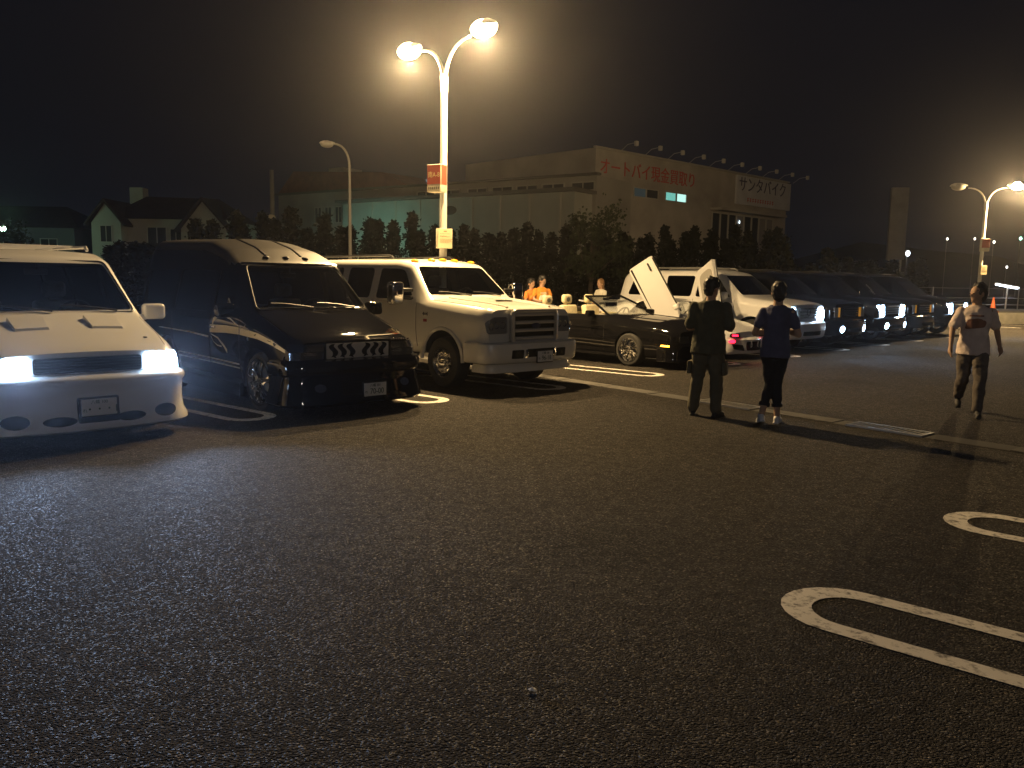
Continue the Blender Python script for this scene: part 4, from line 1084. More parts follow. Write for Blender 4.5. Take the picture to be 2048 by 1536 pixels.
    prof = [(-.10,.43),(-.01,.43),(.03,.36),(.02,.30),(-.03,.285),(-.10,.30)]
    sweep(prof, arc_path(.93, .12, .30, .2, .05), 'valance', P, root)
    b = MB(); b.tube([(WX, -.75, .36), (WX, .75, .36)], .05, 10); b.ellipsoid((WX, .1, .36), (.16, .16, .16)); b.build('axle', M_UNDER, root)
    for x in (WX, WX2):
        for s in (-1, 1): wheel(root, (x, s*.865, WZ), R, .225, .26, 'truck', 8, s)
    return root

PONY = [
 (0.00, .22, .72, .80, .45, .80, .66, .74, .74, .06, .02),
 (-.12, .20, .84, .90, .46, .885, .70, .80, .80, .07, .03),
 (-.45, .20, .88, .94, .47, .925, .76, .80, .90, .08, .04),
 (-1.65, .19, .89, .94, .48, .925, .86, .80, .97, .08, .04),
 (-1.85, .19, .89, .94, .50, .93, .92, .82, .985, .06, .02),
 (-3.40, .19, .89, .94, .52, .93, .93, .84, .985, .06, .01),
 (-3.85, .20, .89, .95, .54, .94, .94, .84, 1.02, .08, .03),
 (-4.75, .24, .86, .92, .56, .92, .92, .82, 1.02, .08, .02),
 (-4.97, .30, .80, .86, .56, .86, .90, .78, .96, .08, .02)]
def convertible(loc, rz):
    root = empty('convertible', loc, rz, 'black open-top convertible with cream seats and an amber corner lamp lit', 'convertible')
    WX, WX2, WZ, R = -1.12, -3.92, .33, .335
    ck = MB(); ck.prism(rounded([(-1.97,-.70),(-3.72,-.70),(-3.72,.70),(-1.97,.70)], .12), .40, 1.3, 'Z'); ck = ck.build('temp', mat('cream_trim', (.50, .45, .30), .6))
    body, bv = body_shell(PONY, M_BLACK, root, {WX: WZ, WX2: WZ}, R+.04, None, (), (), [ck])
    # windscreen
    c = [V((-1.80,-.74,.98)), V((-1.80,.74,.98)), V((-2.58,.60,1.36)), V((-2.58,-.60,1.36))]
    fr = MB(); fr.tube([c[0], c[0].lerp(c[3], .5)+V((.02,-.02,.02)), c[3], c[2], c[1].lerp(c[2], .5)+V((.02,.02,.02)), c[1]], .024, 8); fr.build('windshield_frame', M_BLACK, root)
    gl = MB(); n = V((.56, 0, .8)).normalized()*.004
    gl.add([p-n for p in c]+[p+n for p in c], [(0,1,2,3),(7,6,5,4),(0,4,5,1),(1,5,6,2),(2,6,7,3),(3,7,4,0)]); gl.build('windshield', M_GLASS, root)
    mb = MB(); mb.box((-2.52, 0, 1.30), (.03, .2, .06), bev=.012); mb.build('rear_view_mirror', M_BLACKP, root)
    d = MB(); d.box((-2.08, 0, .93), (.24, 1.34, .16), bev=.04); d.build('dashboard', M_DASH, root); swheel(root, -2.34, .36, .95)
    for y in (.38, -.38): seat(root, -2.92, y, .54, M_SEATC, .52, True, .2, .60)
    for y in (.34, -.34): seat(root, -3.60, y, .62, M_SEATC, .56, True, .16, .48)
    b = MB(); b.box((-3.88, 0, 1.03), (.40, 1.30, .12), bev=.05); b.build('folded_hood', mat('hood_canvas', (.03, .026, .024), .9), root)
    for s in (-1, 1):
        q = rect(.50, .80, .52, .66, .03); q = q if s > 0 else mirrored(q)
        hl = patch('headlight', bv, q, 'F', .010, .02, mat('dark_reflector', (.12, .12, .12), .25, .8), root, step=.05); patch('lens', bv, q, 'F', .022, .005, M_LENSC, hl, step=.05)
        sx = -.22; ql = rect(sx-.13, sx+.06, .405, .475, .02)
        patch('corner_lamp', bv, ql, 'L' if s > 0 else 'R', .010, .02, M_AMBON, root, step=.04)
        b = MB(); b.box((-2.08, s*1.03, 1.02), (.12, .22, .13), bev=.04); b.tube([(-2.06, s*.86, .97), (-2.06, s*.97, .99)], .025, 6); b.build('side_mirror', M_BLACK, root)
        for xx in (-1.78, -3.08):
            ln = [bv.ray_cast(V((xx, s*4, .28+.60*k/9)), V((0,-s,0)), 20)[0] for k in range(10)]
            MB().tube([h for h in ln if h], .005, 4).build('door_gap', M_UNDER, root)
        h = bv.ray_cast(V((-2.94, s*4, .80)), V((0,-s,0)), 20)[0]; b = MB(); b.box(h+V((0, s*.015, 0)), (.16, .025, .035), bev=.01); b.build('door_handle', M_BLACK, root)
        for k, z in enumerate((.36, .43, .52, .72)):
            ln = [bv.ray_cast(V((-1.60-1.9*j/8, s*4, z+.02*j/8)), V((0,-s,0)), 20)[0] for j in range(9)]
            MB().tube([h+V((0,s*.004,0)) for h in ln if h], .012, 6, sx=.6).build('flank_crease', M_BLACK, root)
        ln = [bv.ray_cast(V((-.15-1.5*k/11, s*(.45+.12*k/11), 6)), V((0,0,-1)), 20)[0] for k in range(12)]
        MB().tube(ln, [.02]*12, 8, sx=.6).build('hood_ridge', M_BLACK, root)
        b = MB(); b.box((-2.5, s*.93, .2), (2.1, .06, .07), bev=.02); b.build('side_skirt', M_BLACK, root)
    patch('grille', bv, rect(-.42, .42, .50, .66, .03), 'F', .006, .02, M_MESH, root)
    prof = [(-.1,.46),(.03,.45),(.06,.38),(.05,.24),(.07,.16),(-.1,.16)]
    sweep(prof, arc_path(.92, .08, .40, .3, .1), 'bumper', M_BLACK, root)
    b = MB(); b.prism([(-4.6,1.05),(-4.93,1.16),(-4.93,1.13),(-4.65,1.05)], -.7, .7, 'Y'); b.build('spoiler', M_BLACK, root)
    for x in (WX, WX2):
        for s in (-1, 1): wheel(root, (x, s*.83, WZ), R, .235, .24, 'spoke', 8, s)
    return root

COUPE = [
 (0.00, .20, .60, .68, .42, .66, .56, .60, .60, .05, .02),
 (-.15, .17, .78, .84, .44, .82, .62, .74, .665, .06, .03),
 (-.50, .16, .84, .89, .46, .87, .72, .76, .78, .08, .04),
 (-1.20, .15, .85, .90, .48, .885, .82, .78, .91, .08, .04),
 (-1.32, .15, .85, .90, .50, .885, .86, .77, .935, .07, .03),
 (-2.05, .15, .85, .90, .52, .885, .90, .56, 1.27, .09, .03),
 (-2.55, .15, .85, .90, .52, .885, .91, .57, 1.28, .10, .03),
 (-3.45, .15, .86, .91, .54, .90, .93, .70, 1.06, .10, .03),
 (-4.20, .20, .84, .88, .56, .87, .92, .74, 1.00, .08, .02),
 (-4.42, .28, .76, .80, .56, .80, .86, .70, .92, .08, .02)]
def coupe(loc, rz):
    root = empty('sports_car', loc, rz, 'white sports car with both scissor doors swung up and red lamps lit', 'car')
    WX, WX2, WZ, R = -.90, -3.40, .31, .315
    shield = rounded([(-.70,.965),(.70,.965),(.52,1.225),(-.52,1.225)], .05)
    doorw = rounded([(-1.60,.955),(-2.08,1.20),(-2.66,1.205),(-2.72,.965)], .05)
    door = rounded([(-1.36,.30),(-1.36,.87),(-1.55,.945),(-2.08,1.225),(-2.62,1.225),(-2.80,.95),(-2.76,.34)], .06)
    vs, fs = loft(COUPE); t = temp(vs, fs, M_WHITE); bv0 = bvh_of(t); bpy.data.objects.remove(t)
    ck = MB(); ck.prism(door, -1.5, 1.5, 'Y'); ck = ck.build('temp', M_UNDER)
    body, bv = body_shell(COUPE, M_WHITE, root, {WX: WZ, WX2: WZ}, R+.04, (-1.45, -3.3, .36), [doorw], [(shield, -1.22, -2.3)], [ck])
    patch('windshield', bv, inset(shield, -.012), 'F', -.008, .006, M_GLASS, root)
    patch('rear_window', bv, rounded([(-2.75,-.46),(-3.35,-.56),(-3.35,.56),(-2.75,.46)], .05), 'T', .004, .006, M_TINT, root)
    # scissor doors: outer skin, window, inner trim, turned up about the front hinge
    for s, ax in ((-1, 'R'), (1, 'L')):
        skin = [p for p in rounded([(-1.38,.32),(-1.38,.86),(-1.56,.935),(-2.72,.945),(-2.79,.94),(-2.75,.36)], .07)]
        do = patch('door', bv, inset(skin, .006), ax, .004, .085, M_WHITE, root, step=.14, mix=.3)
        ln = [bv0.ray_cast(V((-1.50-1.24*q/9, 4*s, .935)), V((0,-s,0)), 20)[0] for q in range(10)]
        MB().tube([h for h in ln if h], .016, 6).build('window_seal', M_UNDER, do)
        ln = [bv0.ray_cast(V((-1.42-1.30*q/9, 4*s, .415)), V((0,-s,0)), 20)[0] for q in range(10)]
        MB().tube([h for h in ln if h], [.004+.020*q/(len(ln)-1) for q in range(len(ln))], 6).build('sill_crease', M_UNDER, do)
        inn = rounded([(-1.55,.42),(-1.60,.82),(-2.62,.86),(-2.60,.44)], .16)
        tr = patch('door_trim', bv, inn, ax, -.082, .02, mat('door_trim_grey', (.36, .35, .33), .6), do, step=.16)
        tr2 = patch('speaker', bv, oval(-1.85, .56, .16, .12), ax, -.10, .012, M_SEATG, do, step=.08)
        h = bv0.ray_cast(V((-2.60, 4*s, .80)), V((0,-s,0)), 20)[0]; b = MB(); b.box(h+V((0, s*.016, 0)), (.17, .03, .035), bev=.01); b.build('door_handle', M_UNDER, do)
        b = MB(); hm = bv0.ray_cast(V((-1.62, 4*s, .92)), V((0,-s,0)), 20)[0]; b.box(hm+V((0, s*.14, .05)), (.12, .2, .13), bev=.04); b.build('side_mirror', M_WHITE, do)
        # turn: rear end goes up; also a little outward
        piv = V((-1.40, s*.86, .80)); a = radians(62)
        m = Matrix.Translation(piv+V((.06, s*.06, .06))) @ Matrix.Rotation(-s*radians(17), 4, 'Z') @ Matrix.Rotation(-s*radians(9), 4, 'X') @ Matrix.Scale(1.12, 4) @ Matrix.Rotation(a, 4, 'Y') @ Matrix.Translation(-piv)
        for o in [do]+list(do.children): o.data.transform(m)
        q = rounded([(.40,.48),(.74,.50),(.72,.585),(.44,.575)], .03); q = q if s > 0 else mirrored(q)
        patch('headlight', bv, q, 'F', .012, .02, M_MESH, root, step=.04)
        q2 = rounded([(.50,.520),(.70,.525),(.69,.565),(.52,.56)], .02); q2 = q2 if s > 0 else mirrored(q2)
        patch('red_lamp', bv, q2, 'F', .022, .012, M_RED, root, step=.03)
    prof = [(-.12,.50),(.0,.49),(.05,.44),(.045,.30),(.065,.18),(.03,.13),(-.12,.13)]
    bp = sweep(prof, arc_path(.87, .10, .42, .34, .12), 'bumper', M_WHITE, root); bb = bvh_of(bp)
    for s in (-1, 1):
        q = rounded([(.36,.20),(.66,.24),(.70,.36),(.40,.33)], .03); q = q if s > 0 else mirrored(q)
        patch('air_intake', bb, q, 'F', .004, .015, M_MESH, root, step=.05)
        patch('red_lamp', bb, oval(s*.70, .415, .075, .035, 12), 'F', .014, .02, M_RED, root, step=.04)
        b = MB(); b.prism([(-1.25,.13),(-1.25,.25),(-3.05,.25),(-3.05,.13)], s*.86, s*.91, 'Y'); b.build('side_skirt', M_WHITE, root)
    patch('grille', bb, rect(-.30, .30, .20, .40, .04), 'F', .004, .015, M_MESH, root, step=.06)
    plate(root, .145, .0, .34, '・・・8', '八幡 300', hira='れ')
    d = MB(); d.box((-1.62, 0, .84), (.36, 1.40, .2), bev=.05); d.build('dashboard', M_DASH, root); swheel(root, -1.92, .36, .88)
    for y in (.36, -.36): seat(root, -2.35, y, .44, mat('white_seat', (.65, .63, .56), .6), .5, True, .25, .58)
    b = MB(); b.prism([(-4.12,1.16),(-4.46,1.20),(-4.46,1.17),(-4.15,1.135)], -.80, .80, 'Y')
    for s in (-1, 1): b.box((-4.25, s*.62, 1.07), (.16, .03, .17), bev=.008)
    b.build('rear_wing', M_WHITE, root)
    for x in (WX, WX2):
        for s in (-1, 1): wheel(root, (x, s*.80, WZ), R, .23, .22, 'spoke', 5, s)
    spot('red_glow', root, (.25, -.62, .50), (1, -.1, -.35), 14, (1, .03, .06), 110, .9)
    return root

BIGSUV = [
 (0.00, .50, .84, .90, .72, .90, 1.00, .82, 1.12, .07, .02),
 (-.12, .45, .92, .97, .72, .955, 1.04, .87, 1.16, .09, .03),
 (-.40, .42, .94, 1.0, .72, .985, 1.08, .88, 1.20, .10, .04),
 (-1.15, .40, .95, 1.005, .76, .99, 1.14, .88, 1.27, .10, .04),
 (-1.28, .40, .95, 1.005, .78, .99, 1.18, .87, 1.30, .09, .03),
 (-1.98, .40, .95, 1.005, .80, .985, 1.20, .72, 1.84, .10, .03),
 (-2.30, .40, .95, 1.005, .80, .985, 1.20, .74, 1.90, .12, .03),
 (-4.4, .42, .95, 1.0, .80, .98, 1.20, .74, 1.89, .12, .03),
 (-5.02, .46, .92, .97, .80, .96, 1.20, .72, 1.84, .12, .03),
 (-5.14, .52, .86, .92, .80, .92, 1.20, .68, 1.76, .12, .03)]
_suvcache = {}
def suv(label, loc, rz, paint, lamp, detail=0, group=None, fog=False, orange=False):
    root = empty('suv', loc, rz, label, 'suv', group)
    WX, WX2, WZ, R = -.95, -3.95, .385, .39
    sw = [rounded([(-1.58,1.26),(-2.04,1.72),(-2.60,1.77),(-2.62,1.26)], .07),
          rounded([(-2.76,1.26),(-2.74,1.77),(-3.62,1.77),(-3.55,1.26)], .07),
          rounded([(-3.95,1.26),(-3.75,1.77),(-4.72,1.74),(-4.85,1.26)], .09)]
    shield = rounded([(-.82,1.335),(.82,1.335),(.665,1.79),(-.665,1.79)], .06)
    if 'b' not in _suvcache:
        b, bv = body_shell(BIGSUV, paint, None, {WX: WZ+.01, WX2: WZ+.01}, R+.06, (-1.42, -4.95, .6), sw, [(shield, -1.2, -2.3)])
        _suvcache['b'] = b.data; _suvcache['v'] = bv; bpy.data.objects.remove(b)
    bv = _suvcache['v']; me = _suvcache['b'].copy(); me.materials[0] = paint
    bo = bpy.data.objects.new('body', me); link(bo, root); root.scale = (1, 1, 1.05)
    patch('windshield', bv, inset(shield, -.012), 'F', -.010, .006, M_GLASS, root, step=.12)
    for s in 'LR':
        for w in sw: patch('side_window', bv, inset(w, -.01), s, -.012, .006, M_TINT, root, step=.14)
    d = MB(); d.prism([(-1.36,1.1),(-1.36,1.28),(-1.7,1.32),(-1.9,1.3),(-1.95,1.1)], -.84, .84, 'Y'); d.build('dashboard', M_DASH, root)
    swheel(root, -2.0, .42, 1.27)
    for y in (.42, -.42): seat(root, -2.45, y, .8, M_SEATG, .54)
    g = patch('grille', bv, rounded([(-.48,.80),(.48,.80),(.46,1.06),(-.46,1.06)], .06), 'F', .012, .03, mat('grille_silver', (.34, .33, .31), .35, .8) if detail else M_MESH, root)
    for k in range(4):
        z = .835+k*.062; MB().tube([(.035,-.44,z),(.045,0,z),(.035,.44,z)], .010, 6).build('grille_bar', M_CHROME if detail or orange else M_BLACKP, g)
    if detail:
        r1 = [(.055, y, z) for y, z in oval(0, .95, .085, .085)]; MB().tube(r1+[r1[0]], .014, 6, cap=False).build('emblem', M_CHROME, g)
    prof = [(-.12,.74),(.02,.735),(.07,.69),(.075,.55),(.05,.38),(.0,.34),(-.12,.35)]
    bp = sweep(prof, arc_path(.98, .14, .42, .28, .08), 'bumper', paint, root); bb = bvh_of(bp)
    patch('bumper_slot', bb, rect(-.45, .45, .42, .52, .03), 'F', .004, .02, M_MESH, root, step=.08)
    if detail: plate(root, .175, 0, .58, '・・・7', '八幡 100', hira='れ')
    for s in (-1, 1):
        q = rounded([(.56,.76),(.88,.76),(.93,1.06),(.62,1.07)], .04); q = q if s > 0 else mirrored(q)
        lm = {'on': M_HEADS, 'off': mat('headlight_reflector', (.50, .50, .50), .25, .35)}[lamp]
        if orange: q = rounded([(.70,.80),(.90,.80),(.90,1.04),(.70,1.04)], .02); q = q if s > 0 else mirrored(q)
        hl = patch('headlight', bv, q, 'F', .014, .03, lm, root, step=.06)
        if orange:
            q3 = rounded([(.58,.80),(.69,.80),(.69,1.04),(.58,1.04)], .02); q3 = q3 if s > 0 else mirrored(q3)
            patch('indicator', bv, q3, 'F', .014, .03, M_AMBER, root, step=.06)
        if lamp == 'on': spot('headlight_beam', root, (.30, s*.74, .92), (1, 0, -.13), HEAD_W*1.15, HEAD_C, 80, .9)
        if fog:
            patch('fog_lamp', bb, oval(s*.66, .50, .08, .08), 'F', .012, .02, M_HEADS, root, step=.05)
        b = MB(); b.box((-1.66, s*1.14, 1.30), (.14, .24, .2), bev=.05); b.tube([(-1.64, s*.94, 1.24), (-1.64, s*1.05, 1.26)], .03, 6); b.build('side_mirror', paint if not orange else M_CHROME, root)
        MB().tube([(-2.35, s*.62, 1.93), (-2.45, s*.62, 1.975), (-4.5, s*.62, 1.965), (-4.6, s*.62, 1.92)], .02, 6).build('roof_rail', M_STEEL if detail else M_BLACKP, root)
        for xx in (-1.45, -2.68, -3.62):
            ln = [bv.ray_cast(V((xx, s*4, .52+.68*k/7)), V((0,-s,0)), 20)[0] for k in range(8)]
            MB().tube([h for h in ln if h], .006, 4).build('door_gap', M_UNDER, root)
        for xx in (-2.50, -3.45):
            h = bv.ray_cast(V((xx, s*4, 1.10)), V((0,-s,0)), 20)[0]; b = MB(); b.box(h+V((0, s*.016, 0)), (.17, .03, .04), bev=.01); b.build('door_handle', M_CHROME, root)
        b = MB(); b.box((-2.45, s*.99, .38), (2.0, .10, .06), bev=.02); b.build('side_step', paint, root)
    MB().tube([(-2.6,-.62,1.985),(-2.6,.62,1.985)], .016, 6).build('roof_bar', M_STEEL if detail else M_BLACKP, root)
    for x in (WX, WX2):
        for s in (-1, 1): wheel(root, (x, s*.865, WZ), R, .26, .25, 'spoke', 6, s)
    return root

van('van', 'white passenger van with headlights lit and scoops on its bonnet', (-4.22, 8.18, 0), HEADING, False)
van('van', 'black high-roof van with a silver flame grille panel and chrome wheels', (-1.95, 10.35, 0), HEADING, True)
truck((.28, 12.85, 0), HEADING)
convertible((3.78, 16.40, 0), HEADING)
coupe((5.35, 18.65, 0), HEADING)
suv('white full-size suv with tall headlights lit behind the woman', (7.25, 20.45, 0), HEADING, M_WHITE, 'on', 1)
suv('black suv with silver grille and amber indicators beside the white suv', (9.05, 22.3, 0), HEADING, M_DARKB, 'off', 0, None, True, True)
suv('black suv with both headlights blazing, third from the far end of the row', (11.25, 24.6, 0), HEADING, M_DARKB, 'on', 0, None, True)
suv('dark suv with unlit lamps and amber indicators, second from the far end of the row', (13.2, 26.7, 0), HEADING, M_DARKB, 'off', 0, None, False, True)
suv('dark suv with headlights lit, farthest in the parked row beside the walking person', (15.4, 28.7, 0), HEADING, M_DARKB, 'on', 0)
# ================================================================== people (local: x forward, y to the person's left, z up)
M_SKIN = mottle(mat('skin', (.42,.26,.17), rough=.55), 30, .06)
def remesh(mb, name, m, parent, vox, it=4):
    o = mb.build(name, m, None, fix=False)
    md = o.modifiers.new('r', 'REMESH'); md.mode = 'VOXEL'; md.voxel_size = vox
    sm = o.modifiers.new('s', 'SMOOTH'); sm.factor = .5; sm.iterations = it
    if name in ('shirt', 'trousers', 'hair'):
        tx = bpy.data.textures.get('folds_'+name) or bpy.data.textures.new('folds_'+name, 'CLOUDS'); tx.noise_scale = .11 if name != 'hair' else .035; tx.noise_depth = 2
        dp = o.modifiers.new('d', 'DISPLACE'); dp.texture = tx; dp.strength = .034 if name != 'hair' else .03; dp.mid_level = .5; dp.texture_coords = 'LOCAL'
    me = evaluated(o); old = o.data; bpy.data.objects.remove(o); bpy.data.meshes.remove(old)
    return wrap(name, me, m, parent, True, 70)
def chain(mb, pts, rs, n=12):
    pts = [V(p) for p in pts]; mb.tube(pts, list(rs), n)
    for p, r in zip(pts, rs): mb.ellipsoid(p, (r*.99, r*.99, r*.99), n, 8)
def column(mb, rings, n=20):
    vs = []; fs = []
    for cx, cy, z, rx, ry in rings:
        for k in range(n): a = 2*pi*k/n; vs.append(V((cx+rx*cos(a), cy+ry*sin(a), z)))
    for i in range(len(rings)-1):
        for k in range(n): fs.append((i*n+k, i*n+(k+1)%n, (i+1)*n+(k+1)%n, (i+1)*n+k))
    fs.append(tuple(range(n))[::-1]); fs.append(tuple((len(rings)-1)*n+k for k in range(n))); mb.add(vs, fs)
def hand(mb, w, d, side, curl=.5):
    """w: wrist, d: pointing direction, side: palm normal"""
    w, d = V(w), V(d).normalized(); nrm = V(side); nrm = (nrm-d*nrm.dot(d)).normalized(); t = d.cross(nrm)
    chain(mb, [w, w+d*.045, w+d*.085], [.026, .033, .030], 10)
    for k, (o, l) in enumerate(((-.030,.070),(-.010,.080),(.011,.075),(.030,.058))):
        b = w+d*.082+t*o; m1 = b+d*l*.5+nrm*l*.5*curl*.6; e = m1+d*l*.38+nrm*l*.5*curl
        chain(mb, [b, m1, e], [.0105, .0098, .0085], 8)
    b = w+d*.03-t*.028; chain(mb, [b, b-t*.028+d*.03+nrm*.008, b-t*.034+d*.06+nrm*.02], [.0125, .0110, .0092], 8)
def person(label, loc, rz, H, pose, top, legs_m, shoe, hair, group=None, girth=1.0, baggy=1.0, female=False, sleeve=.55, bare_ankle=False, prt=None):
    root = empty('person', loc, rz, label, 'person', group); root.scale = (H/1.75,)*3; f = pose
    G = girth; head = V(f.get('head', (.02, 0, 1.635))); yaw = f.get('yaw', 0); nod = f.get('nod', 0)
    sh = [V((0, s*.172*G, 1.395)) for s in (1, -1)]
    hips = [V((0, s*.092, .93)) for s in (1, -1)]
    b = MB()
    hm = Matrix.Rotation(yaw, 3, 'Z') @ Matrix.Rotation(nod, 3, 'Y')
    b.ellipsoid(head+V((0,0,.015)), (.098,.079,.112), 18, 14, hm); b.ellipsoid(head+hm @ V((.035,0,-.055)), (.062,.056,.062), 14, 10, hm)
    b.ellipsoid(head+hm @ V((.098,0,-.015)), (.022,.014,.026), 10, 8, hm); b.ellipsoid(head+hm @ V((.088,0,-.062)), (.014,.026,.010), 10, 8, hm); b.ellipsoid(head+hm @ V((.075,0,-.100)), (.024,.026,.018), 10, 8, hm)
    for s in (1,-1): b.ellipsoid(head+hm @ V((-.005,s*.080,-.015)), (.022,.012,.034), 10, 8, hm); b.ellipsoid(head+hm @ V((.086,s*.032,.012)), (.010,.016,.008), 8, 6, hm)
    chain(b, [(0,0,1.44), (.005,0,1.50), head+V((-.01,0,-.08))], [.070, .058, .058])
    column(b, [(0,0,.90,.095,.15),(0,0,1.02,.088,.135),(0,0,1.15,.088,.135*G),(0,0,1.30,.105,.160*G),(0,0,1.40,.092,.165*G),(0,0,1.455,.060,.105)])
    for i, s in ((0,1),(1,-1)):
        e, w = [V(p) for p in f['arms'][i]]
        chain(b, [sh[i], sh[i].lerp(e,.5), e], [.052,.045,.038]); chain(b, [e, e.lerp(w,.4), w], [.038,.036,.025])
        hd = f.get('hands', [None, None])[i] or ((w-e), (0,-s,0)); hand(b, w, hd[0], hd[1], f.get('curl', .5))
        k, a = [V(p) for p in f['legs'][i]]
        chain(b, [hips[i], k], [.078,.052]); chain(b, [k, k.lerp(a,.35), a], [.052,.050,.036])
    body = remesh(b, 'body', M_SKIN, root, .0095, 3)
    # eyes
    for s in (1,-1):
        ey = MB(); ey.ellipsoid(head+hm @ V((.090,s*.032,.004)), (.010,.013,.008), 10, 8); ey.build('eye', mat('eye_dark', (.02,.015,.012), .2), root)
    # shirt
    t = MB(); hem = f.get('hem', .84)
    column(t, [(0,0,hem,.142*G,.200*G),(0,0,.98,.130*G,.180*G),(0,0,1.12,.118*G,.160*G),(.005,0,1.27,.130*G,.178*G),(0,0,1.38,.118,.182*G),(0,0,1.44,.088,.150*G),(-.005,0,1.475,.068,.085)])
    if female:
        for s in (1,-1): t.ellipsoid((.085,s*.075,1.27), (.06,.065,.065))
    for i in (0,1):
        e, w = [V(p) for p in f['arms'][i]]
        if sleeve <= 1: q = sh[i].lerp(e, sleeve); chain(t, [sh[i], sh[i].lerp(q,.5), q], [.060*G,.060,.062*baggy])
        else: q = e.lerp(w, sleeve-1); chain(t, [sh[i], e], [.070,.055]); chain(t, [e, q], [.055,.042])
    so = remesh(t, 'shirt', top, root, .014, 3)
    if prt:
        bvs = bvh_of(so)
        pr = patch('shirt_print', bvs, rounded([(-.13,1.16),(.10,1.19),(.12,1.27),(.02,1.31),(-.11,1.29)], .03), 'F', .004, .004, prt, so, step=.03)
        patch('shirt_print', bvs, rounded([(-.09,1.33),(.08,1.33),(.08,1.35),(-.09,1.35)], .008), 'F', .004, .004, prt, so, step=.03)
    # trousers
    t = MB(); column(t, [(0,0,.80,.118*G,.165*G),(0,0,.90,.120*G,.165*G),(0,0,1.0,.105*G,.150*G)])
    for i in (0,1):
        k, a = [V(p) for p in f['legs'][i]]; a2 = k.lerp(a, .62 if bare_ankle else .95)
        chain(t, [hips[i]+V((0,0,-.06)), hips[i].lerp(k,.5), k], [.090*min(1.1,baggy),.086*baggy,.068*baggy]); chain(t, [k, k.lerp(a2,.5), a2], [.068*baggy,.064*baggy,.058*baggy])
    to = remesh(t, 'trousers', legs_m, root, .014, 3)
    if bare_ankle:
        for i in (0,1):
            k, a = [V(p) for p in f['legs'][i]]; c0 = k.lerp(a, .60); c1 = k.lerp(a, .70); MB().tube([c0, c1], [.068,.068], 16).build('trouser_cuff', legs_m, to)
    if f.get('cargo'):
        for i, s in ((0,1),(1,-1)):
            k = V(f['legs'][i][0]); c = hips[i].lerp(k, .72)+V((0, s*.088*baggy, 0)); p = MB(); p.box(c, (.16,.05,.17), bev=.018); p.build('cargo_pocket', legs_m, to)
    for i in (0,1):
        k, a = [V(p) for p in f['legs'][i]]; yw = f.get('toe', (0,0))[i]; d = V((cos(yw), sin(yw), 0)); pitch = f.get('foot', (0,0))[i]
        rot = Matrix.Rotation(yw, 3, 'Z') @ Matrix.Rotation(pitch, 3, 'Y'); c = V((a.x, a.y, a.z-.005))
        s = MB(); s.ellipsoid(c+rot @ V((.0,0,-.025)), (.062,.042,.055), 14, 10, rot); s.ellipsoid(c+rot @ V((.085,0,-.040)), (.095,.044,.036), 14, 10, rot); s.ellipsoid(c+rot @ V((.02,0,.005)), (.052,.042,.05), 14, 10, rot)
        s.box(c+rot @ V((.055,0,-.068)), (.24,.076,.026), bev=.012, mtx=rot)
        remesh(s, 'shoe', shoe, root, .010, 2)
    h = MB(); h.ellipsoid(head+hm @ V((-.022,0,.034)), (.102,.090,.112), 18, 14, hm); h.ellipsoid(head+hm @ V((-.05,0,-.03)), (.062,.078,.085), 14, 10, hm)
    random.seed(int(loc[0]*100))
    for k in range(46):
        a, u = random.uniform(0,2*pi), random.uniform(-.2,1); q = V((cos(a)*sqrt(max(0,1-u*u))*.098, sin(a)*sqrt(max(0,1-u*u))*.086, u*.115+.02)); 
        if q.x > .05 and q.z < .07: continue
        h.tube([head+hm @ q, head+hm @ (q*1.12+V((-.01,0,.012)))], [.014,.004], 5)
    if f.get('long'):
        column(h, [(head.x-.075,0,head.z-.28,.035,.075),(head.x-.06,0,head.z-.15,.045,.085),(head.x-.03,0,head.z,.06,.088)])
    remesh(h, 'hair', hair, root, .011, 1)
    return root
M_HAIR = mat('hair_black', (.012,.010,.009), .5); M_HAIRB = mottle(mat('hair_brown', (.20,.11,.045), .5), 20, .3)
cl = lambda n, c, r=.9: mottle(mat(n, c, r), 9, .14, .35, 26)
folded = [((.00,.262,1.12),(.225,.02,1.14)), ((.00,-.262,1.12),(.225,-.02,1.18))]
fh = [((.15,-1,.05),(.2,0,-1)), ((.15,1,.05),(.2,0,-1))]
person('heavy-set person in an olive shirt and cargo trousers standing with arms folded', (2.50, 10.50, 0), radians(63), 1.76,
       dict(arms=folded, hands=fh, legs=[((.02,.13,.50),(-.02,.165,.085)), ((.02,-.11,.50),(-.03,-.135,.085))], head=(.03,0,1.63), yaw=-.5, nod=.12, cargo=True, hem=.80, toe=(.25,-.35)),
       cl('olive_cloth', (.07,.07,.045)), cl('cargo_cloth', (.10,.09,.06)), mat('dark_shoe', (.02,.02,.02), .6), M_HAIR, girth=1.16, baggy=1.25, sleeve=.8)
person('slim person in a blue shirt, rolled-up dark trousers and white trainers, legs crossed', (3.20, 10.02, 0), radians(66), 1.72,
       dict(arms=folded, hands=fh, legs=[((.05,.05,.50),(-.08,.115,.105)), ((.06,-.03,.50),(.02,-.06,.085))], head=(.02,0,1.63), yaw=.15, hem=.83, toe=(.35,-.1), foot=(.25,0)),
       cl('blue_cloth', (.075,.08,.155)), cl('navy_trousers', (.012,.013,.020)), mat('white_shoe', (.70,.70,.72), .6), M_HAIR, girth=.94, baggy=.92, sleeve=.62, bare_ankle=True)
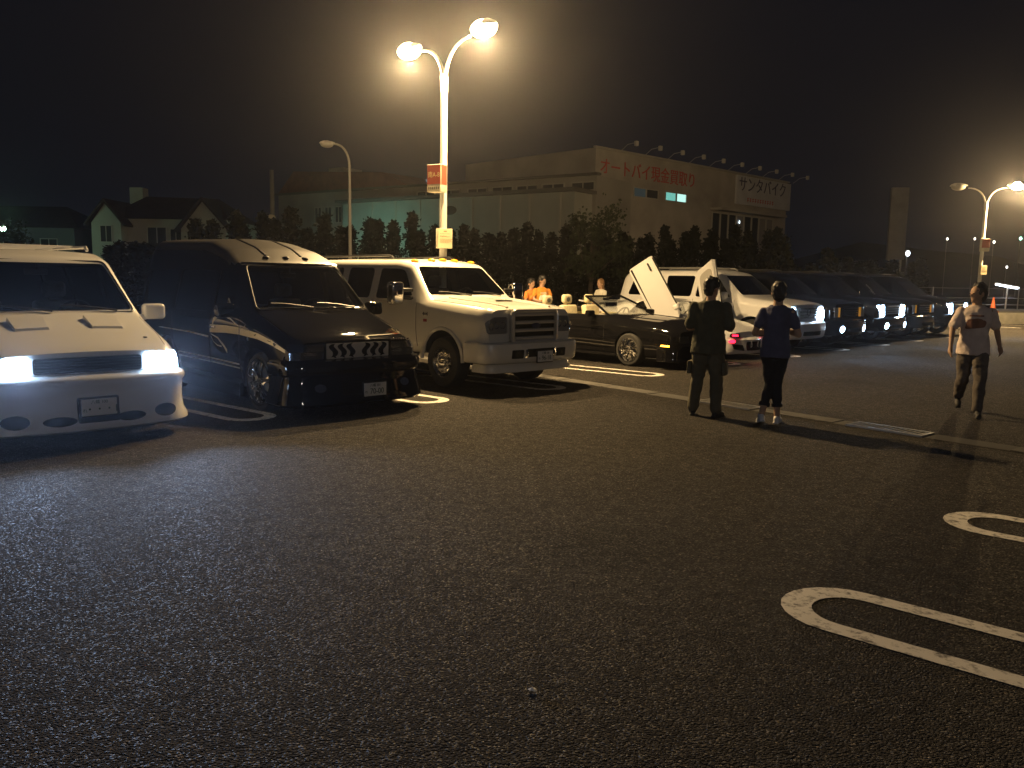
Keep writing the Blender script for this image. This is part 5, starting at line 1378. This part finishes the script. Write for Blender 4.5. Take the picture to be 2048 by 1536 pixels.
person('person in a pale printed T-shirt walking across the lot towards the viewer', (6.12, 10.95, 0), radians(-112), 1.74,
       dict(arms=[((-.10,.265,1.17),(.04,.30,.95)), ((.06,-.27,1.17),(.16,-.285,.93))], legs=[((.20,.085,.52),(.24,.08,.10)), ((-.02,-.09,.50),(-.38,-.085,.22))], head=(.03,0,1.635), yaw=-1.05, nod=.1, hem=.82, foot=(0,.7)),
       cl('pale_pink_cloth', (.66,.56,.52)), cl('khaki_navy_trousers', (.10,.085,.075)), mat('dark_shoe', (.02,.02,.02), .6), M_HAIR, girth=1.06, baggy=1.18, sleeve=.8, prt=cl('rust_print', (.22,.10,.07)))
hold = [((.05,.25,1.18),(.26,.09,1.10)), ((.05,-.25,1.18),(.26,-.07,1.10))]
stand = [((.02,.10,.50),(-.02,.12,.085)), ((.02,-.10,.50),(-.02,-.12,.085))]
person('long-haired person in an orange top beside the open convertible', (.42, 20.7, 0), radians(-40), 1.70, dict(arms=hold, legs=stand, long=True, nod=.3, yaw=.0), cl('orange_cloth', (.62,.20,.04)), cl('navy_trousers', (.012,.013,.020)), mat('dark_shoe', (.02,.02,.02), .6), M_HAIR, girth=.92, female=True)
person('person in an orange shirt with a white chest panel looking down beside the convertible', (.70, 20.75, 0), radians(-62), 1.78, dict(arms=hold, legs=stand, nod=.35, yaw=.5), cl('orange_shirt', (.62,.24,.03)), cl('red_trousers', (.30,.03,.03)), mat('dark_shoe', (.02,.02,.02), .6), M_HAIR, girth=1.08, prt=mat('white_panel', (.75,.72,.62), .8))
person('brown-haired person in a white top behind the sports car', (2.44, 23.2, 0), radians(-150), 1.72, dict(arms=hold, legs=stand, long=True, nod=.15), cl('white_cloth', (.70,.68,.60)), cl('navy_trousers', (.012,.013,.020)), mat('dark_shoe', (.02,.02,.02), .6), M_HAIRB, girth=.96, female=True, sleeve=1.5)
# ------------------------------------------------------------------ thin haze, added to put a glow round the lamps
mb = MB(); mb.box((0, 0, 10.5), (560, 560, 23)); hz = mb.build('added_glow_haze', None, smooth=False)
m = bpy.data.materials.new('glow_haze'); m.use_nodes = True; n, l = nodes(m); n.clear()
o_ = n.new('ShaderNodeOutputMaterial'); pv = n.new('ShaderNodeVolumePrincipled'); pv.inputs['Color'].default_value = (.9,.92,1,1); pv.inputs['Density'].default_value = GLOW_HAZE; pv.inputs['Anisotropy'].default_value = .9
l.new(pv.outputs[0], o_.inputs['Volume']); hz.data.materials.append(m); hz['kind'] = 'stuff'
hz.display_type = 'WIRE'
